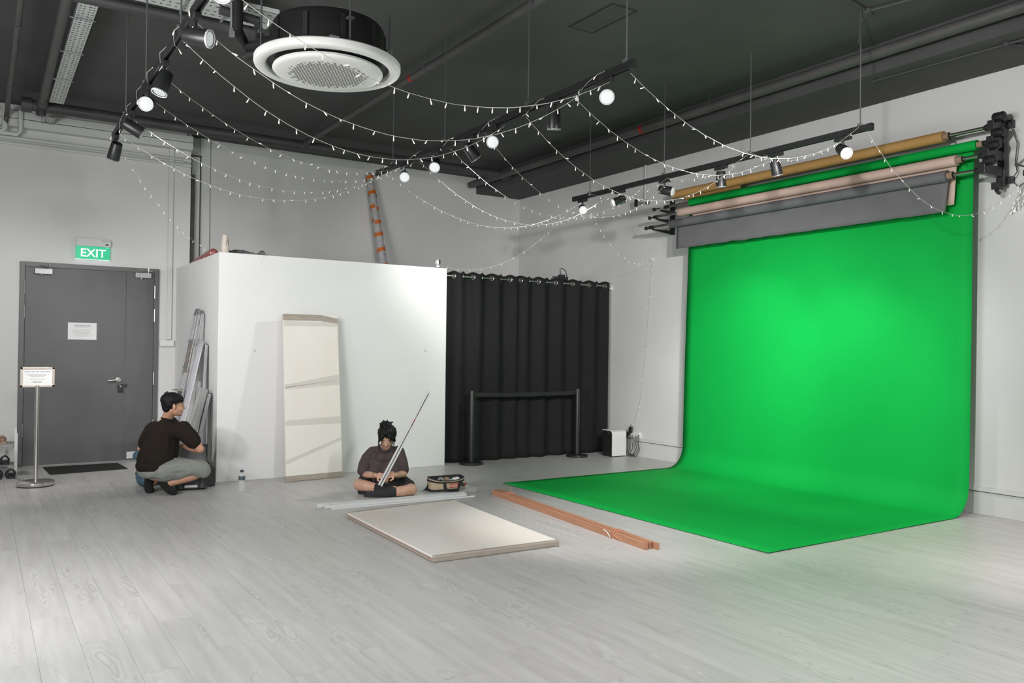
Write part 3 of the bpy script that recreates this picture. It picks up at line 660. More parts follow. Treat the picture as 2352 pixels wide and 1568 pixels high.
def roll(parent, m, x, z, y0, y1, r):
    ro = MB().lathe([(r*.62, 0), (r, 0), (r, y1-y0), (r*.62, y1-y0)], (x, y0, z), Y, 32, close=True).build('paper_roll', m, parent, smooth=True)
    MB().lathe([(r*.50, -.05), (r*.62, -.05), (r*.62, y1-y0+.02), (r*.5, y1-y0+.02)], (x, y0, z), Y, 24, close=True).build('core_tube', 'core', parent, smooth=True)
    MB().lathe([(.0, -.001), (r*.5, -.001), (r*.5, .01), (0, .01)], (x, y0-.04, z), Y, 20).build('core_plug', 'black', parent, smooth=True)
roll(gp, 'paper_green', 7.405, 3.305, 3.86, 7.36, .045)
MB().tube([(7.405, 3.74, 3.305), (7.405, 7.78, 3.305)], .017, 12).build('steel_pole', 'chrome', gp, smooth=True)
def flap(parent, m, x, zt, zb_, y0, y1, seed, skew=0):
    def fn(u, v):
        y = y0+(y1-y0)*u+(skew*v if u < .5 else 0); z = zt+(zb_-zt)*v
        if v == 1: z += noise.noise(V((y*6, seed, 0)))*.010+noise.noise(V((y*25, seed, 3)))*.004
        return V((x+.01*v*math.sin(u*7+seed), y, z))
    o = MB().grid(fn, 70, 6).build('hanging_paper', m, parent, smooth=True, auto=0, fixn=False)
    s = o.modifiers.new('t', 'SOLIDIFY'); s.thickness = .0012
for nm, m, x, z, y0, y1, r, (fy0, fy1), zf, _ in rollspec:
    lb = {'ochre': 'ochre brown paper roll, topmost on the wall rack', 'pink': 'pale pink paper roll with a short hanging end, third on the wall rack', 'grey': 'slate grey paper roll with a long hanging end, lowest on the wall rack'}[nm]
    o = thing('paper_roll_backdrop', lb, 'paper roll', (x, (y0+y1)/2, z), 'rolls of backdrop paper')
    roll(o, m, x, z, y0, y1, r)
    MB().tube([(x, 3.76, z), (x, 7.92 if nm != 'ochre' else 7.74, z)], .017, 12).build('steel_pole', 'chrome', o, smooth=True)
    if nm != 'ochre': flap(o, m, x+r*.72, z, zf, fy0, fy1, 1 if nm == 'pink' else 5, .03)
    else: flap(o, m, x+r*.5, z, z-.10, 6.6, 7.50, 3)
    MB().tube([(x-.01, y0-.05, z-.005), (x-.02, y0-.07, z-.045)], .008, 8).build('core_latch', 'black', o)
# right bracket with chain motors
br = thing('motor_bracket', 'black motorised bracket carrying the right ends of the paper rolls', 'bracket', (7.55, 3.74, 2.93))
MB().box(7.54, 7.60, 3.70, 3.76, 2.93, 3.56).box(7.60, WX, 3.66, 3.80, 2.96, 3.02).box(7.60, WX, 3.66, 3.80, 3.45, 3.52).build('backplate', 'blackmetal', br, bevel=.004)
for xz in ((7.42, 3.445), (7.405, 3.305), (7.33, 3.185), (7.27, 3.045)):
    x, z = xz
    mt = MB().box(x-.035, 7.57, 3.71, 3.77, z-.035, z+.05).lathe([(0, 0), (.03, 0), (.03, .05), (0, .05)], (x, 3.74, z), Y, 18).build('motor_arm', 'blackmetal', br, bevel=.004)
    MB().lathe([(0, 0), (.030, 0), (.042, .012), (.042, .09), (.034, .10), (0, .10)], (x+.015, 3.64, z+.075), Y, 22).lathe([(.0, -.006), (.016, -.006), (.016, 0)], (x+.015, 3.64, z+.075), Y, 16).build('motor', 'black', mt, smooth=True)
    MB().lathe([(.012, 0), (.026, .01), (.026, .03), (.014, .05)], (x, 3.77, z), Y, 16).build('chuck', 'black', mt, smooth=True)
MB().tube([(7.5, 3.74, 2.95), (7.48, 3.73, 2.88), (7.52, 3.73, 2.87)], .018).box(7.46, 7.55, 3.71, 3.77, 2.90, 2.96).build('lower_hook', 'blackmetal', br)
MB().tube([(7.58, 3.68, 3.5), (7.60, 3.62, 3.3), (7.61, 3.64, 3.15), (7.60, 3.62, 3.05), (7.58, 3.66, 2.98), (7.62, 3.62, 2.92), (7.63, 3.56, 2.96), (7.635, 3.56, 3.0), (7.635, 3.57, 3.02)], .005, 6).tube([(7.6, 3.64, 3.12), (7.62, 3.55, 3.08), (7.60, 3.50, 3.18)], .007, 6).tube([(7.6, 3.64, 3.10), (7.62, 3.56, 3.16), (7.60, 3.52, 3.04)], .006, 6).build('cable', 'black', br, smooth=True)
sk = tag(MB().box(7.62, WX, 3.54, 3.585, 3.01, 3.045).box(7.60, 7.625, 3.55, 3.575, 3.02, 3.055).build('power_plug', 'black', bevel=.003), 'small black plug in the high socket on the right wall', 'plug')
# left bracket
bl = thing('roll_bracket', 'black three-armed bracket carrying the left ends of the paper rolls', 'bracket', (7.6, 7.9, 3.0))
MB().box(7.60, WX, 7.88, 7.93, 2.98, 3.42).build('backplate', 'blackmetal', bl, bevel=.003)
for x, z, y in ((7.405, 3.305, 7.80), (7.33, 3.185, 7.92), (7.27, 3.045, 7.94)):
    a = MB().prism([(7.62, 7.90, z-.07), (7.62, 7.90, z-.02), (x, 7.90, z-.02), (x, 7.90, z-.035)], (0, -.012, 0), (0, .012, 0)).tube([(x, y-.06, z), (x, y+.02, z)], .022, 12).build('arm', 'blackmetal', bl)
    MB().ball((x, 8.02, z), .026).tube([(x, 7.92, z), (x, 8.0, z)], .009).build('end_knob', 'black', a, smooth=True)

# small black camera on the wall, left of the rolls
o = thing('wall_camera', 'tiny black camera on a wall mount left of the paper rolls', 'camera', (7.55, 8.45, 3.45))
MB().box(7.50, 7.52, 8.46, 8.52, 3.42, 3.52).build('camera_body', 'black', o, bevel=.006)
MB().tube([(7.52, 8.47, 3.47), (7.60, 8.42, 3.47), (7.64, 8.40, 3.48)], .008).lathe([(0, 0), (.03, 0), (.03, .02), (0, .02)], (7.63, 8.40, 3.48), X, 14).build('mount', 'darkgrey', o, smooth=True)

# ================================================================== CURTAIN
CY = 9.17; RZ = 2.375
rod = thing('curtain_rod', 'thin metal curtain rod between the partition and the right wall', 'curtain rod', (6.27, CY, RZ))
MB().tube([(4.90, CY, RZ), (7.64, CY, RZ)], .011, 12).build('pole', mat('dark_rod', (.32, .34, .32, 1), .3, metal=.8), rod, smooth=True)
MB().lathe([(0, 0), (.025, 0), (.025, .02), (0, .02)], (4.89, CY, RZ), X, 14).build('end_bracket', 'whiteplastic', rod)
MB().lathe([(0, 0), (.025, 0), (.025, .02), (0, .02)], (7.63, CY, RZ), X, 14).box(7.60, 7.65, CY-.04, CY+.02, RZ-.05, RZ-.02).build('end_bracket', 'whiteplastic', rod)
def curtain(x0, x1, label, ph, half=.28, seed=0):
    o = thing('curtain', label, 'curtain', ((x0+x1)/2, CY, .01), 'black eyelet curtains')
    W = x1-x0
    def fn(u, v):
        x = x0+W*u; z = RZ+.055+(.012-(RZ+.055))*v; k = (x-x0)/half*PI+ph
        A = .046*(1-.35*v)*(1+.35*noise.noise(V((x*2.2, 1, seed)))); s = math.sin(k)
        y = CY+A*s*(1 if v < .15 else 1)+.03*v*noise.noise(V((x*4.5, v*1.5, seed)))+.012*v*math.sin(k*.5+seed)
        top = .012*math.cos(2*k)*(1-v)**8
        if v > .93: y += -.02*(v-.93)/.07*(1+noise.noise(V((x*7, 2, seed))))
        xx = x+.02*v*noise.noise(V((x*3, v*2, seed+7)))
        return V((xx, y, z+top))
    g = MB().grid(fn, int(W/.012), 40).build('panel', 'curtain', o, smooth=True, auto=0, fixn=False)
    s = g.modifiers.new('t', 'SOLIDIFY'); s.thickness = .002
    n = 0; k0 = math.ceil(ph/PI)
    while True:
        x = x0+(k0*PI-ph)/PI*half
        if x > x1-.02: break
        if x > x0+.02:
            sl = .046*PI/half*math.cos((x-x0)/half*PI+ph); nd = V((-sl, 1, 0)).normalized()
            MB().torus((x, CY, RZ), nd, .026, .0075, 20, 8).build('eyelet', 'chrome', o, smooth=True)
        k0 += 1
    return o
curtain(4.935, 6.03, 'left black eyelet curtain beside the white partition', .4, .142, 2)
curtain(5.99, 7.58, 'right black eyelet curtain next to the right wall', 1.2, .145, 6)
o = thing('clip_light', 'small black clip-on device with a looped strap on top of the curtain', 'clip light', (6.8, 9.2, 2.42))
MB().box(6.70, 6.90, 9.20, 9.27, 2.42, 2.47).box(6.76, 6.84, 9.19, 9.26, 2.46, 2.50).build('clip_body', 'black', o, bevel=.006)
MB().tube([(6.78, 9.22, 2.48), (6.77, 9.22, 2.57), (6.80, 9.22, 2.59), (6.86, 9.22, 2.56), (6.90, 9.22, 2.46)], .006, 6).tube([(6.70, 9.22, 2.44), (6.66, 9.22, 2.47), (6.62, 9.22, 2.42)], .008, 6).build('strap', 'webbing', o, smooth=True)

# ================================================================== STANCHIONS
SP = ((5.225, 8.96), (6.875, 8.93))
for i, (x, y) in enumerate(SP):
    o = thing('stanchion', ('left' if i == 0 else 'right')+' black queue barrier post in front of the curtain', 'barrier post', (x, y, 0), 'queue barrier posts')
    MB().lathe([(0, 0), (.145, 0), (.148, .012), (.14, .028), (.04, .045), (0, .045)], (x, y, 0), Z, 36).build('base', 'blackmetal', o, smooth=True)
    MB().lathe([(.0, .04), (.033, .04), (.033, .90), (.029, .925), (0, .925)], (x, y, 0), Z, 20).build('post', 'blackmetal', o, smooth=True)
    MB().box(x+(.03 if i == 0 else -.05), x+(.05 if i == 0 else -.03), y-.02, y+.02, .84, .90).build('belt_clip', 'black', o)
tag(MB().grid(lambda u, v: V((SP[0][0]+.04+(SP[1][0]-SP[0][0]-.08)*u, SP[0][1]+(SP[1][1]-SP[0][1])*u, .90-.05*v-.012*math.sin(PI*u))), 20, 1, .002).build('barrier_belt', 'webbing', smooth=False), 'black retractable belt stretched between the two barrier posts', 'barrier belt')

# ================================================================== SIGN STAND
sx, sy = .515, 9.70
ss = thing('sign_stand', 'steel sign stand asking visitors to take off their shoes', 'sign', (sx, sy, 0))
MB().lathe([(0, .012), (.168, .012), (.172, .018), (.172, .045), (.165, .05), (0, .052)], (sx, sy, 0), Z, 48).build('base', 'chrome', ss, smooth=True)
MB().lathe([(.16, 0), (.165, 0), (.165, .012), (.16, .012)], (sx, sy, 0), Z, 40, close=True).build('rubber_foot', 'black', ss, smooth=True)
MB().lathe([(.0, .05), (.021, .05), (.021, 1.02), (0, 1.02)], (sx, sy, 0), Z, 20).build('pole', 'chrome', ss, smooth=True)
fx0, fx1, fz0, fz1 = .362, .668, 1.008, 1.212; fy = sy-.012
fr = MB().box(fx0, fx1, fy, fy+.02, fz0, fz0+.022).box(fx0, fx1, fy, fy+.02, fz1-.022, fz1).box(fx0, fx0+.022, fy, fy+.02, fz0, fz1).box(fx1-.022, fx1, fy, fy+.02, fz0, fz1).build('sign_frame', mat('rose_steel', (.50, .43, .38, 1), .3, metal=.6), ss, bevel=.002)
bd = MB().box(fx0+.02, fx1-.02, fy+.006, fy+.01, fz0+.02, fz1-.02).build('sign_board', 'paper', ss)
cx = (fx0+fx1)/2
mb = MB().text('PLEASE TAKE OFF YOUR SHOES', (cx, fy+.0052, 1.160), X, Z, .0165, .0003)
mb.text('Thank you very much for your cooperation!', (cx, fy+.0052, 1.088), X, Z, .0075, .0002)
dashes(mb, cx-.105, cx+.105, 1.138, fy+.0055, .003, 11); dashes(mb, cx-.08, cx+.08, 1.127, fy+.0055, .003, 12); dashes(mb, cx-.065, cx+.065, 1.116, fy+.0055, .003, 13)
dashes(mb, cx-.045, cx+.045, 1.066, fy+.0055, .003, 14); dashes(mb, cx-.04, cx+.035, 1.055, fy+.0055, .003, 15)
mb.build('sign_text', 'ink', bd)

# ================================================================== EXIT SIGN
ex = thing('exit_sign', 'green illuminated EXIT sign with white housing above the grey door', 'exit sign', (1.165, DY-.03, 2.5))
MB().box(.982, 1.35, DY-.055, DY, 2.655, 2.75).box(1.33, 1.362, DY-.05, DY, 2.66, 2.735).build('housing', 'trunk', ex, bevel=.004)
MB().box(1.255, 1.335, DY-.0565, DY-.055, 2.728, 2.731).box(1.255, 1.335, DY-.0565, DY-.055, 2.715, 2.717).box(1.30, 1.335, DY-.058, DY-.055, 2.675, 2.692).build('indicator', 'darkgrey', ex)
MB().box(.98, 1.352, DY-.045, DY-.005, 2.497, 2.655).build('sign_panel', 'exit_green', ex, bevel=.003)
MB().box(.976, 1.356, DY-.043, DY-.008, 2.490, 2.497).box(1.31, 1.335, DY-.05, DY-.045, 2.645, 2.65).build('panel_edge', 'exit_white', ex)
MB().text('EXIT', (1.166, DY-.0456, 2.528), X, Z, .138, .0006, bold=.0022).build('sign_letters', 'exit_white', ex)

# switch
o = thing('light_switch', 'white double light switch box right of the grey door', 'switch', (2.05, DY, 1.44))
MB().box(1.95, 2.12, DY-.035, DY, 1.438, 1.52).build('switch_box', 'whiteplastic', o, bevel=.004)
for x in (1.96, 2.038): MB().box(x, x+.07, DY-.040, DY-.034, 1.448, 1.51).build('switch_plate', 'whiteplastic', o, bevel=.002)

# door mat
tag(MB().prism([(.66, 11.10, 0), (1.455, 11.08, 0), (1.49, 10.53, 0), (.69, 10.44, 0)][::-1], (0, 0, .0), (0, 0, .009)).build('door_mat', 'rubber'), 'flat black door mat on the floor before the grey door', 'door mat')

# ================================================================== SHOE RACK AND SHOES
sr = thing('shoe_rack', 'low white shoe rack at the left edge beside the door', 'shoe rack', (.05, 10.8, 0))
for x in (.37, -.45):
    for y in (10.93, 10.68): MB().box(x-.016, x+.016, y-.016, y+.016, 0, .46 if y < 10.8 else .50).build('post', 'whiteplastic', sr, bevel=.003)
for z in (.10, .33):
    MB().box(-.45, .37, 10.67, 10.94, z, z+.012).build('shelf', 'grey', sr, bevel=.002)
def shoe(x, y, z, m, label, L=.25, strap=True, ang=0.0):
    o = thing('sandal' if strap else 'shoe', label, 'shoe', (x, y, z), 'shoes on the rack')
    R = Matrix.Rotation(ang, 3, 'Z')
    def P(a, b, c): return V((x, y, z))+R @ V((a, b, c))
    mb = MB()
    pr = [(-.5, .028), (-.42, .036), (-.2, .032), (.05, .038), (.3, .046), (.45, .034), (.5, .015)]
    poly = [P(w_, a*L, 0) for a, w_ in pr]+[P(-w_, a*L, 0) for a, w_ in pr[::-1]]
    mb.prism(poly, (0, 0, .001), (0, 0, .026)); mb.build('sole', m, o, smooth=True)
    if strap:
        for a, h_, w_ in ((.22, .055, .045), (.08, .062, .042), (-.3, .075, .034)):
            pts = [P(w_*math.cos(t), a*L+.01*math.sin(t), .02+h_*math.sin(t)) for t in [PI*k/10 for k in range(11)]]
            sb = MB()
            for dy in (-.012, 0, .012): sb.tube([p+R @ V((0, dy, 0)) for p in pts], .007, 6)
            sb.build('strap', m, o, smooth=True)
    else:
        organic('upper', lambda q: (q.cap(P(0, .3*L, .032), .036, P(0, .05*L, .045), .04), q.cap(P(0, .05*L, .045), .036, P(0, -.1*L, .04), .030)), m, o, .006, 3)
        MB().tube([P(.034*math.cos(t), -.27*L-.04*math.sin(t)+.04, .03+.05*abs(math.sin(t))) for t in [PI*k/10 for k in range(11)]], .008, 6).build('heel_strap', m, o, smooth=True)
    return o
shoe(.24, 10.80, .342, 'tan', 'right-hand tan slip-on shoe on the top shelf of the rack', strap=False, ang=.1)
shoe(.11, 10.80, .342, 'tan', 'left-hand tan slip-on shoe on the top shelf of the rack', strap=False, ang=-.05)
for i, x in enumerate((.27, .14)): shoe(x, 10.79, .112, 'shoeblack', ('right' if i == 0 else 'left')+'-hand black sandal on the lower shelf of the rack')
for i, x in enumerate((.32, .20, .09)): shoe(x, 10.47, 0, 'shoeblack', ('rightmost', 'second', 'third')[i]+' black strapped sandal on the floor before the rack', L=.29)

# ================================================================== LEANING AND LYING BOARDS
lb_ = thing('wrapped_board', 'tall pale board wrapped in clear film leaning on the white partition', 'board', (3.1, 8.8, 0))
A0, A1 = V((2.785, 8.73, .0)), V((3.442, 8.79, .0)); B0 = V((2.795, 8.925, 1.800)); B1 = B0+(A1-A0)*.965
nrm = (A1-A0).cross(B0-A0).normalized()
if nrm.y > 0: nrm = -nrm
def bp_(u, v, off=0): return A0.lerp(A1, u).lerp(B0.lerp(B1, u), v)+nrm*off
for k in range(3):
    o0 = .004+k*.009
    MB().prism([bp_(0, .0), bp_(1, 0), bp_(1, 1), bp_(0, 1)], nrm*(o0-.0), nrm*(o0+.0082)).build('board', 'birch', lb_)
MB().prism([bp_(-.006, .965), bp_(.72, .968), bp_(.72, 1.004), bp_(-.006, 1.004)], nrm*.002, nrm*.035).prism([bp_(.70, .966), bp_(1.006, .955), bp_(1.006, .985), bp_(.70, 1.003)], nrm*.003, nrm*.036).build('edge_strip', 'kraft', lb_)
MB().prism([bp_(-.006, .0), bp_(1.006, .0), bp_(1.006, .033), bp_(-.006, .033)], nrm*.002, nrm*.036).build('edge_strip', 'kraft', lb_)
for (a0, a1, b0, b1) in (((0, .555), (1, .60), (1, .635), (0, .575)), ((0, .545), (1, .57), (1, .60), (0, .56)), ((0, .33), (1, .33), (1, .375), (0, .36)), ((0, .10), (1, .225), (1, .245), (0, .125)), ((0, .93), (1, .935), (1, .96), (0, .962))):
    MB().prism([bp_(-.004, a0[1]), bp_(1.004, a1[1]), bp_(1.004, b0[1]), bp_(-.004, b1[1])], nrm*.0325, nrm*.0345).build('film_band', 'film_band', lb_)
MB().grid(lambda u, v: bp_(-.008+1.016*u, .01+.98*v, .0385+.0012*noise.noise(V((u*9, v*22, 1)))), 20, 50).build('plastic_film', 'film', lb_, smooth=True, auto=0)

fb = thing('wrapped_board', 'stack of pale boards in clear film lying flat on the floor', 'board', (3.15, 5.8, 0))
C = [V((2.598, 4.936, 0)), V((3.605, 4.893, 0)), V((3.735, 6.733, 0)), V((2.655, 6.637, 0))]
for k in range(3):
    s = [0, .004, -.003][k]
    MB().prism([p+V((s, s, 0)) for p in C], (0, 0, .004+k*.0135), (0, 0, .016+k*.0135)).build('board', 'birch' if k == 2 else 'ply_edge', fb)
MB().prism([C[0]+V((-.004, -.006, 0)), C[1]+V((.006, -.006, 0)), C[1]+V((.006, .03, 0)), C[0]+V((-.004, .03, 0))], (0, 0, .002), (0, 0, .046)).build('edge_strip', 'kraft', fb, bevel=.008)
MB().prism([C[3]+V((-.004, -.03, 0)), C[2]+V((.006, -.03, 0)), C[2]+V((.006, .006, 0)), C[3]+V((-.004, .006, 0))], (0, 0, .002), (0, 0, .046)).build('edge_strip', 'kraft', fb, bevel=.008)
def filmtop(u, v):
    p = C[0].lerp(C[1], u).lerp(C[3].lerp(C[2], u), v); e = 1-min(1, min(v, 1-v)/.05)
    return p+V((0, 0, .0478+.004*e*(1+noise.noise(V((u*40, v*30, 0))))))
MB().grid(filmtop, 60, 40).build('plastic_film', 'film', fb, smooth=True, auto=0)
def filmend(u, v):
    p = C[0].lerp(C[1], u); return p+V((0, -.010-.004*noise.noise(V((u*35, v*3, 0)))-.006*math.sin(PI*v), .002+.046*v))
MB().grid(filmend, 90, 6).build('plastic_film', 'film_band', fb, smooth=True, auto=0)

# timber strips
ws = thing('timber_bundle', 'bundle of long reddish timber strips tied with pink string on the floor', 'timber', (4.24, 5.7, 0))
Wa0, Wa1, Wb0, Wb1 = V((4.313, 6.979, 0)), V((4.415, 6.985, 0)), V((4.080, 4.482, 0)), V((4.185, 4.464, 0))
for k, (u0, u1, dy, zt) in enumerate(((0, .27, 0, .050), (.31, .46, .04, .042), (.50, .68, .02, .049), (.76, 1.0, -.02, .046))):
    MB().prism([Wb0.lerp(Wb1, u0)+V((0, dy, 0)), Wb0.lerp(Wb1, u1)+V((0, dy, 0)), Wa0.lerp(Wa1, u1), Wa0.lerp(Wa1, u0)], (0, 0, .001), (0, 0, zt)).build('timber_strip', 'redwood', ws, bevel=.0012)
for t in (.09, .125, .83, .845):
    a = Wa0.lerp(Wb0, t); b = Wa1.lerp(Wb1, t); e = (b-a).normalized()*.003
    MB().tube([a-e, a-e+Z*.052, b+e+Z*.052, b+e, ], .0028, 6).build('string_tie', 'twine', ws, smooth=True)
a = Wa0.lerp(Wb0, .84)
MB().tube([a+V((.03, 0, .053)), a+V((.06, .05, .06)), a+V((.10, .02, .058))], .0028, 6).tube([a+V((-.003, 0, .03)), a+V((-.01, -.09, .012)), a+V((-.012, -.14, .004))], .0028, 6).build('loose_string', 'twine', ws, smooth=True)
MB().tube([a+V((-.004, .11, .05)), a+V((-.012, .06, .04)), a+V((-.014, .02, .012))], .004, 6).build('cable_tie', 'whiteplastic', ws, smooth=True)
a = Wa0.lerp(Wb0, .10); MB().tube([a+V((.07, 0, .053)), a+V((.085, -.01, .08)), a+V((.08, .0, .11))], .0024, 6).tube([a+V((.05, 0, .054)), a+V((.09, -.05, .056))], .0028, 6).build('loose_string', 'twine', ws, smooth=True)

# aluminium channels on the floor
def channel(name, a, b, w_, h_, parent=None, side=Z, label=None, cat='metal profile', group=None, t=.003):
    a = V(a); b = V(b); d = (b-a).normalized(); sd = d.cross(side).normalized(); u = sd.cross(d); L = (b-a).length
    o = thing(name, label, cat, a, group)
    c = (a+b)/2
    MB().obox(c-sd*(w_/2), (d, sd, u), (L/2, t/2, h_/2)).obox(c+sd*(w_/2), (d, sd, u), (L/2, t/2, h_/2)).obox(c-u*(h_/2-t/2), (d, sd, u), (L/2, w_/2, t/2)).obox(c+u*(h_/2-t/2)+sd*w_*.32, (d, sd, u), (L/2, w_*.18, t/2)).obox(c+u*(h_/2-t/2)-sd*w_*.32, (d, sd, u), (L/2, w_*.18, t/2)).build('channel_body', 'profile', o)
    return o, a, d, sd, u, L
G_ = 'white metal profiles on the floor'
channel('metal_profile', (2.585, 7.19, .016), (4.06, 7.095, .016), .034, .030, label='rearmost white metal channel lying before the seated woman', group=G_)
channel('metal_profile', (2.63, 7.125, .014), (4.05, 7.035, .016), .030, .026, label='middle white metal channel lying before the seated woman', group=G_)
o, a, d, sd, u, L = channel('metal_profile', (2.66, 7.03, .008), (4.09, 6.945, .010), .020, .014, label='thinnest white metal channel, nearest the lying boards', group=G_)

# clear plastic scrap beside the bag
organic('plastic_scrap', lambda q: [q.ball((4.14+.05*math.cos(k*1.3), 7.17+.03*math.sin(k*2.1), .03+.012*math.sin(k)), (.05, .035, .03)) for k in range(5)], M['film_band'], None, .008, 1, .022, 30)
tag(bpy.data.objects['plastic_scrap'], 'crumpled clear plastic wrapping on the floor before the canvas bag', 'plastic wrap')

# ================================================================== CANVAS BAG
bg = thing('tool_bag', 'open beige canvas tool bag with red logo patch and black straps', 'bag', (4.03, 7.43, 0))
P00 = V((3.845, 7.375, 0)); bx = (V((4.235, 7.330, 0))-P00).normalized(); by = V((-bx.y, bx.x, 0)); BL, BD, BH = .37, .17, .135
def bq(a, b, c): return P00+bx*(a*BL)+by*(b*BD)+Z*(c*BH)
def ring(shr, z, flare=0, dip=0):
    pts = []; n = 40
    for k in range(n):
        t = 2*PI*k/n; c_, s_ = math.cos(t), math.sin(t); e = .38
        x = .5+(.5-shr)*math.copysign(abs(c_)**e, c_)*(1+flare); y = .5+(.5-shr*2)*math.copysign(abs(s_)**e, s_)*(1+flare*2)
        zz = z-dip*(max(0, -s_))*(1-abs(c_))*1.0+.10*max(0, s_)*max(0, c_)*dip*4
        pts.append(bq(x, y, zz))
    return pts
def rings_mesh(rs, capb=False):
    mb = MB(); vs = [[mb.bm.verts.new(p) for p in r_] for r_ in rs]; n = len(rs[0])
    for a_, b_ in zip(vs, vs[1:]):
        for k in range(n): mb.bm.faces.new((a_[k], a_[(k+1) % n], b_[(k+1) % n], b_[k]))
    if capb: mb.bm.faces.new(vs[0][::-1])
    return mb
rings_mesh([ring(.03, .12), ring(.0, .2), ring(-.005, .5), ring(.0, .80, 0, .10), ring(.0, 1.0, 0, .22)]).build('bag_body', 'canvas', bg, smooth=True)
rings_mesh([ring(.03, .0), ring(.0, .04), ring(-.002, .16)], True).build('bag_base', 'webbing', bg, smooth=True)
rings_mesh([ring(-.006, .74, 0, .14), ring(-.006, .88, 0, .18)]).build('zip_band', 'webbing', bg, smooth=True)
rings_mesh([ring(-.004, .97, 0, .22), ring(-.004, 1.03, 0, .22), ring(.02, 1.03, 0, .22), ring(.03, .6, 0, .1), ring(.04, .2)]).build('bag_lining', 'black', bg, smooth=True)
MB().prism([bq(.04, .06, .3), bq(.96, .06, .3), bq(.96, .94, .3), bq(.04, .94, .3)], (0, 0, 0), (0, 0, .004)).build('inner_floor', 'black', bg)
pc = MB().prism([bq(.52, -.012, .28), bq(.76, -.012, .30), bq(.76, -.012, .58), bq(.52, -.012, .55)], -by*.004, -by*.0008).build('logo_patch', 'red', bg)
MB().text('CHUMS', bq(.64, -.012, .335)-by*.0045, bx, Z, .031, .0006, bold=.0008).build('logo_letters', 'lettering', pc)
for a0, a1, dr_ in ((.36, .44, 1), (.80, .88, 0)):
    if dr_:
        pts = [bq(.38, -.02, .62), bq(.38, -.045, .3), bq(.42, -.10, .1), bq(.52, -.2, .03), bq(.68, -.2, .03), bq(.78, -.12, .05)]
    else:
        pts = [bq(.80, -.01, .1), bq(.80, -.05, .55), bq(.84, -.09, .66), bq(.89, -.13, .5), bq(.94, -.15, .08)]
    mb = MB()
    for p, q in zip(pts, pts[1:]): mb.beam(p, q, .030, .004, -by if abs((q-p).z) > .01 else Z)
    mb.build('handle_strap', 'webbing', bg)
MB().prism([bq(1.0, .15, .35), bq(1.05, .15, .35), bq(1.05, .15, .55), bq(1.0, .15, .55)], -by*.003, by*.001).build('side_tag', 'red', bg)
MB().prism([bq(-.01, .5, .55), bq(-.10, .55, .15), bq(-.16, .6, .05), bq(-.01, .6, .05)], (0, 0, 0), by*.006).build('side_flap', 'webbing', bg)
for nm, lb, ct, fn in (
    ('tape_roll', 'grey tape roll inside the open canvas bag', 'tape', lambda: MB().lathe([(.02, -.014), (.038, -.014), (.038, .014), (.02, .014)], bq(.34, .42, .72), bx*.5+by, 24, close=True).build('tape_roll', 'grey', smooth=True)),
    ('tape_roll', 'brown tape roll inside the open canvas bag', 'tape', lambda: MB().lathe([(.015, -.02), (.036, -.02), (.036, .02), (.015, .02)], bq(.50, .42, .72), bx+by*.2, 24, close=True).build('tape_roll', 'core', smooth=True)),
    ('sachet', 'pale teal sachet inside the open canvas bag', 'sachet', lambda: organic('sachet', lambda q: q.ball(bq(.68, .45, .70), (.05, .03, .018)), M['velcro'], None, .006, 1, .008, 40)),
    ('cloth', 'white cloth inside the open canvas bag', 'cloth', lambda: organic('cloth', lambda q: q.ball(bq(.80, .5, .78), (.045, .03, .02)), M['paper'], None, .006, 1, .01, 40))):
    tag(fn(), lb, ct)

# ================================================================== WATER BOTTLE
wb = thing('water_bottle', 'clear plastic water bottle with dark cap standing by the partition', 'bottle', (2.24, 8.40, 0))
WB = (2.24, 8.40, 0)
MB().lathe([(0, .002), (.026, .001), (.031, .008), (.030, .03), (.032, .04), (.029, .05), (.032, .06), (.0325, .11), (.031, .112), (.031, .142), (.032, .145), (.029, .158), (.018, .176), (.0125, .182), (.0125, .192), (0, .192)], WB, Z, 24).build('bottle_body', 'bottle', wb, smooth=True)
MB().lathe([(.0318, .11), (.0322, .112), (.0322, .144), (.0318, .146)], WB, Z, 24).build('bottle_label', 'label', wb, smooth=True)
MB().lathe([(0, .186), (.016, .186), (.016, .206), (.014, .209), (0, .209)], WB, Z, 20).build('cap', 'cap', wb, smooth=True)

# ================================================================== THINGS ON TOP OF THE PARTITION
TP = 2.452
vs = thing('vase', 'speckled cream vase with brown leaf marks on the partition corner', 'vase', (2.237, 9.2, TP))
MB().lathe([(0, .0), (.034, .0), (.042, .012), (.0435, .05), (.038, .12), (.030, .19), (.028, .205), (.025, .206), (.023, .19), (.0, .18)], (2.237, 9.2, TP), Z, 28).build('vase_body', 'ceramic', vs, smooth=True)
mb = MB()
tc_ = V((.55, -.83, 0)).normalized()
for k, (du, dz, rot) in enumerate(((0, .145, 0), (-.012, .13, .5), (.014, .125, -.5), (-.018, .11, .9), (.016, .105, -.8), (0, .10, 0))):
    t0 = tc_; sd = V((-t0.y, t0.x, 0)) if False else V((.83, .55, 0))
    c_ = V((2.237, 9.2, TP+dz))+t0*(.0375 if dz < .12 else .0355)+sd*du
    R = Matrix.Rotation(rot, 3, t0)
    mb.ball(c_, 1, (Matrix((sd, t0, Z)).transposed() @ Matrix.Rotation(rot, 3, 'Y') @ Matrix.Diagonal((.004, .003, .011))), 1)
mb.build('leaf_marks', 'glaze', vs, smooth=True)
cm_ = thing('security_camera', 'small white ball-shaped camera at the right end of the partition top', 'camera', (4.79, 9.1, TP))
MB().lathe([(0, .010), (.030, .010), (.026, .022), (.020, .035), (0, .04)], (4.79, 9.1, TP), Z, 24).build('camera_stand', 'whiteplastic', cm_, smooth=True)
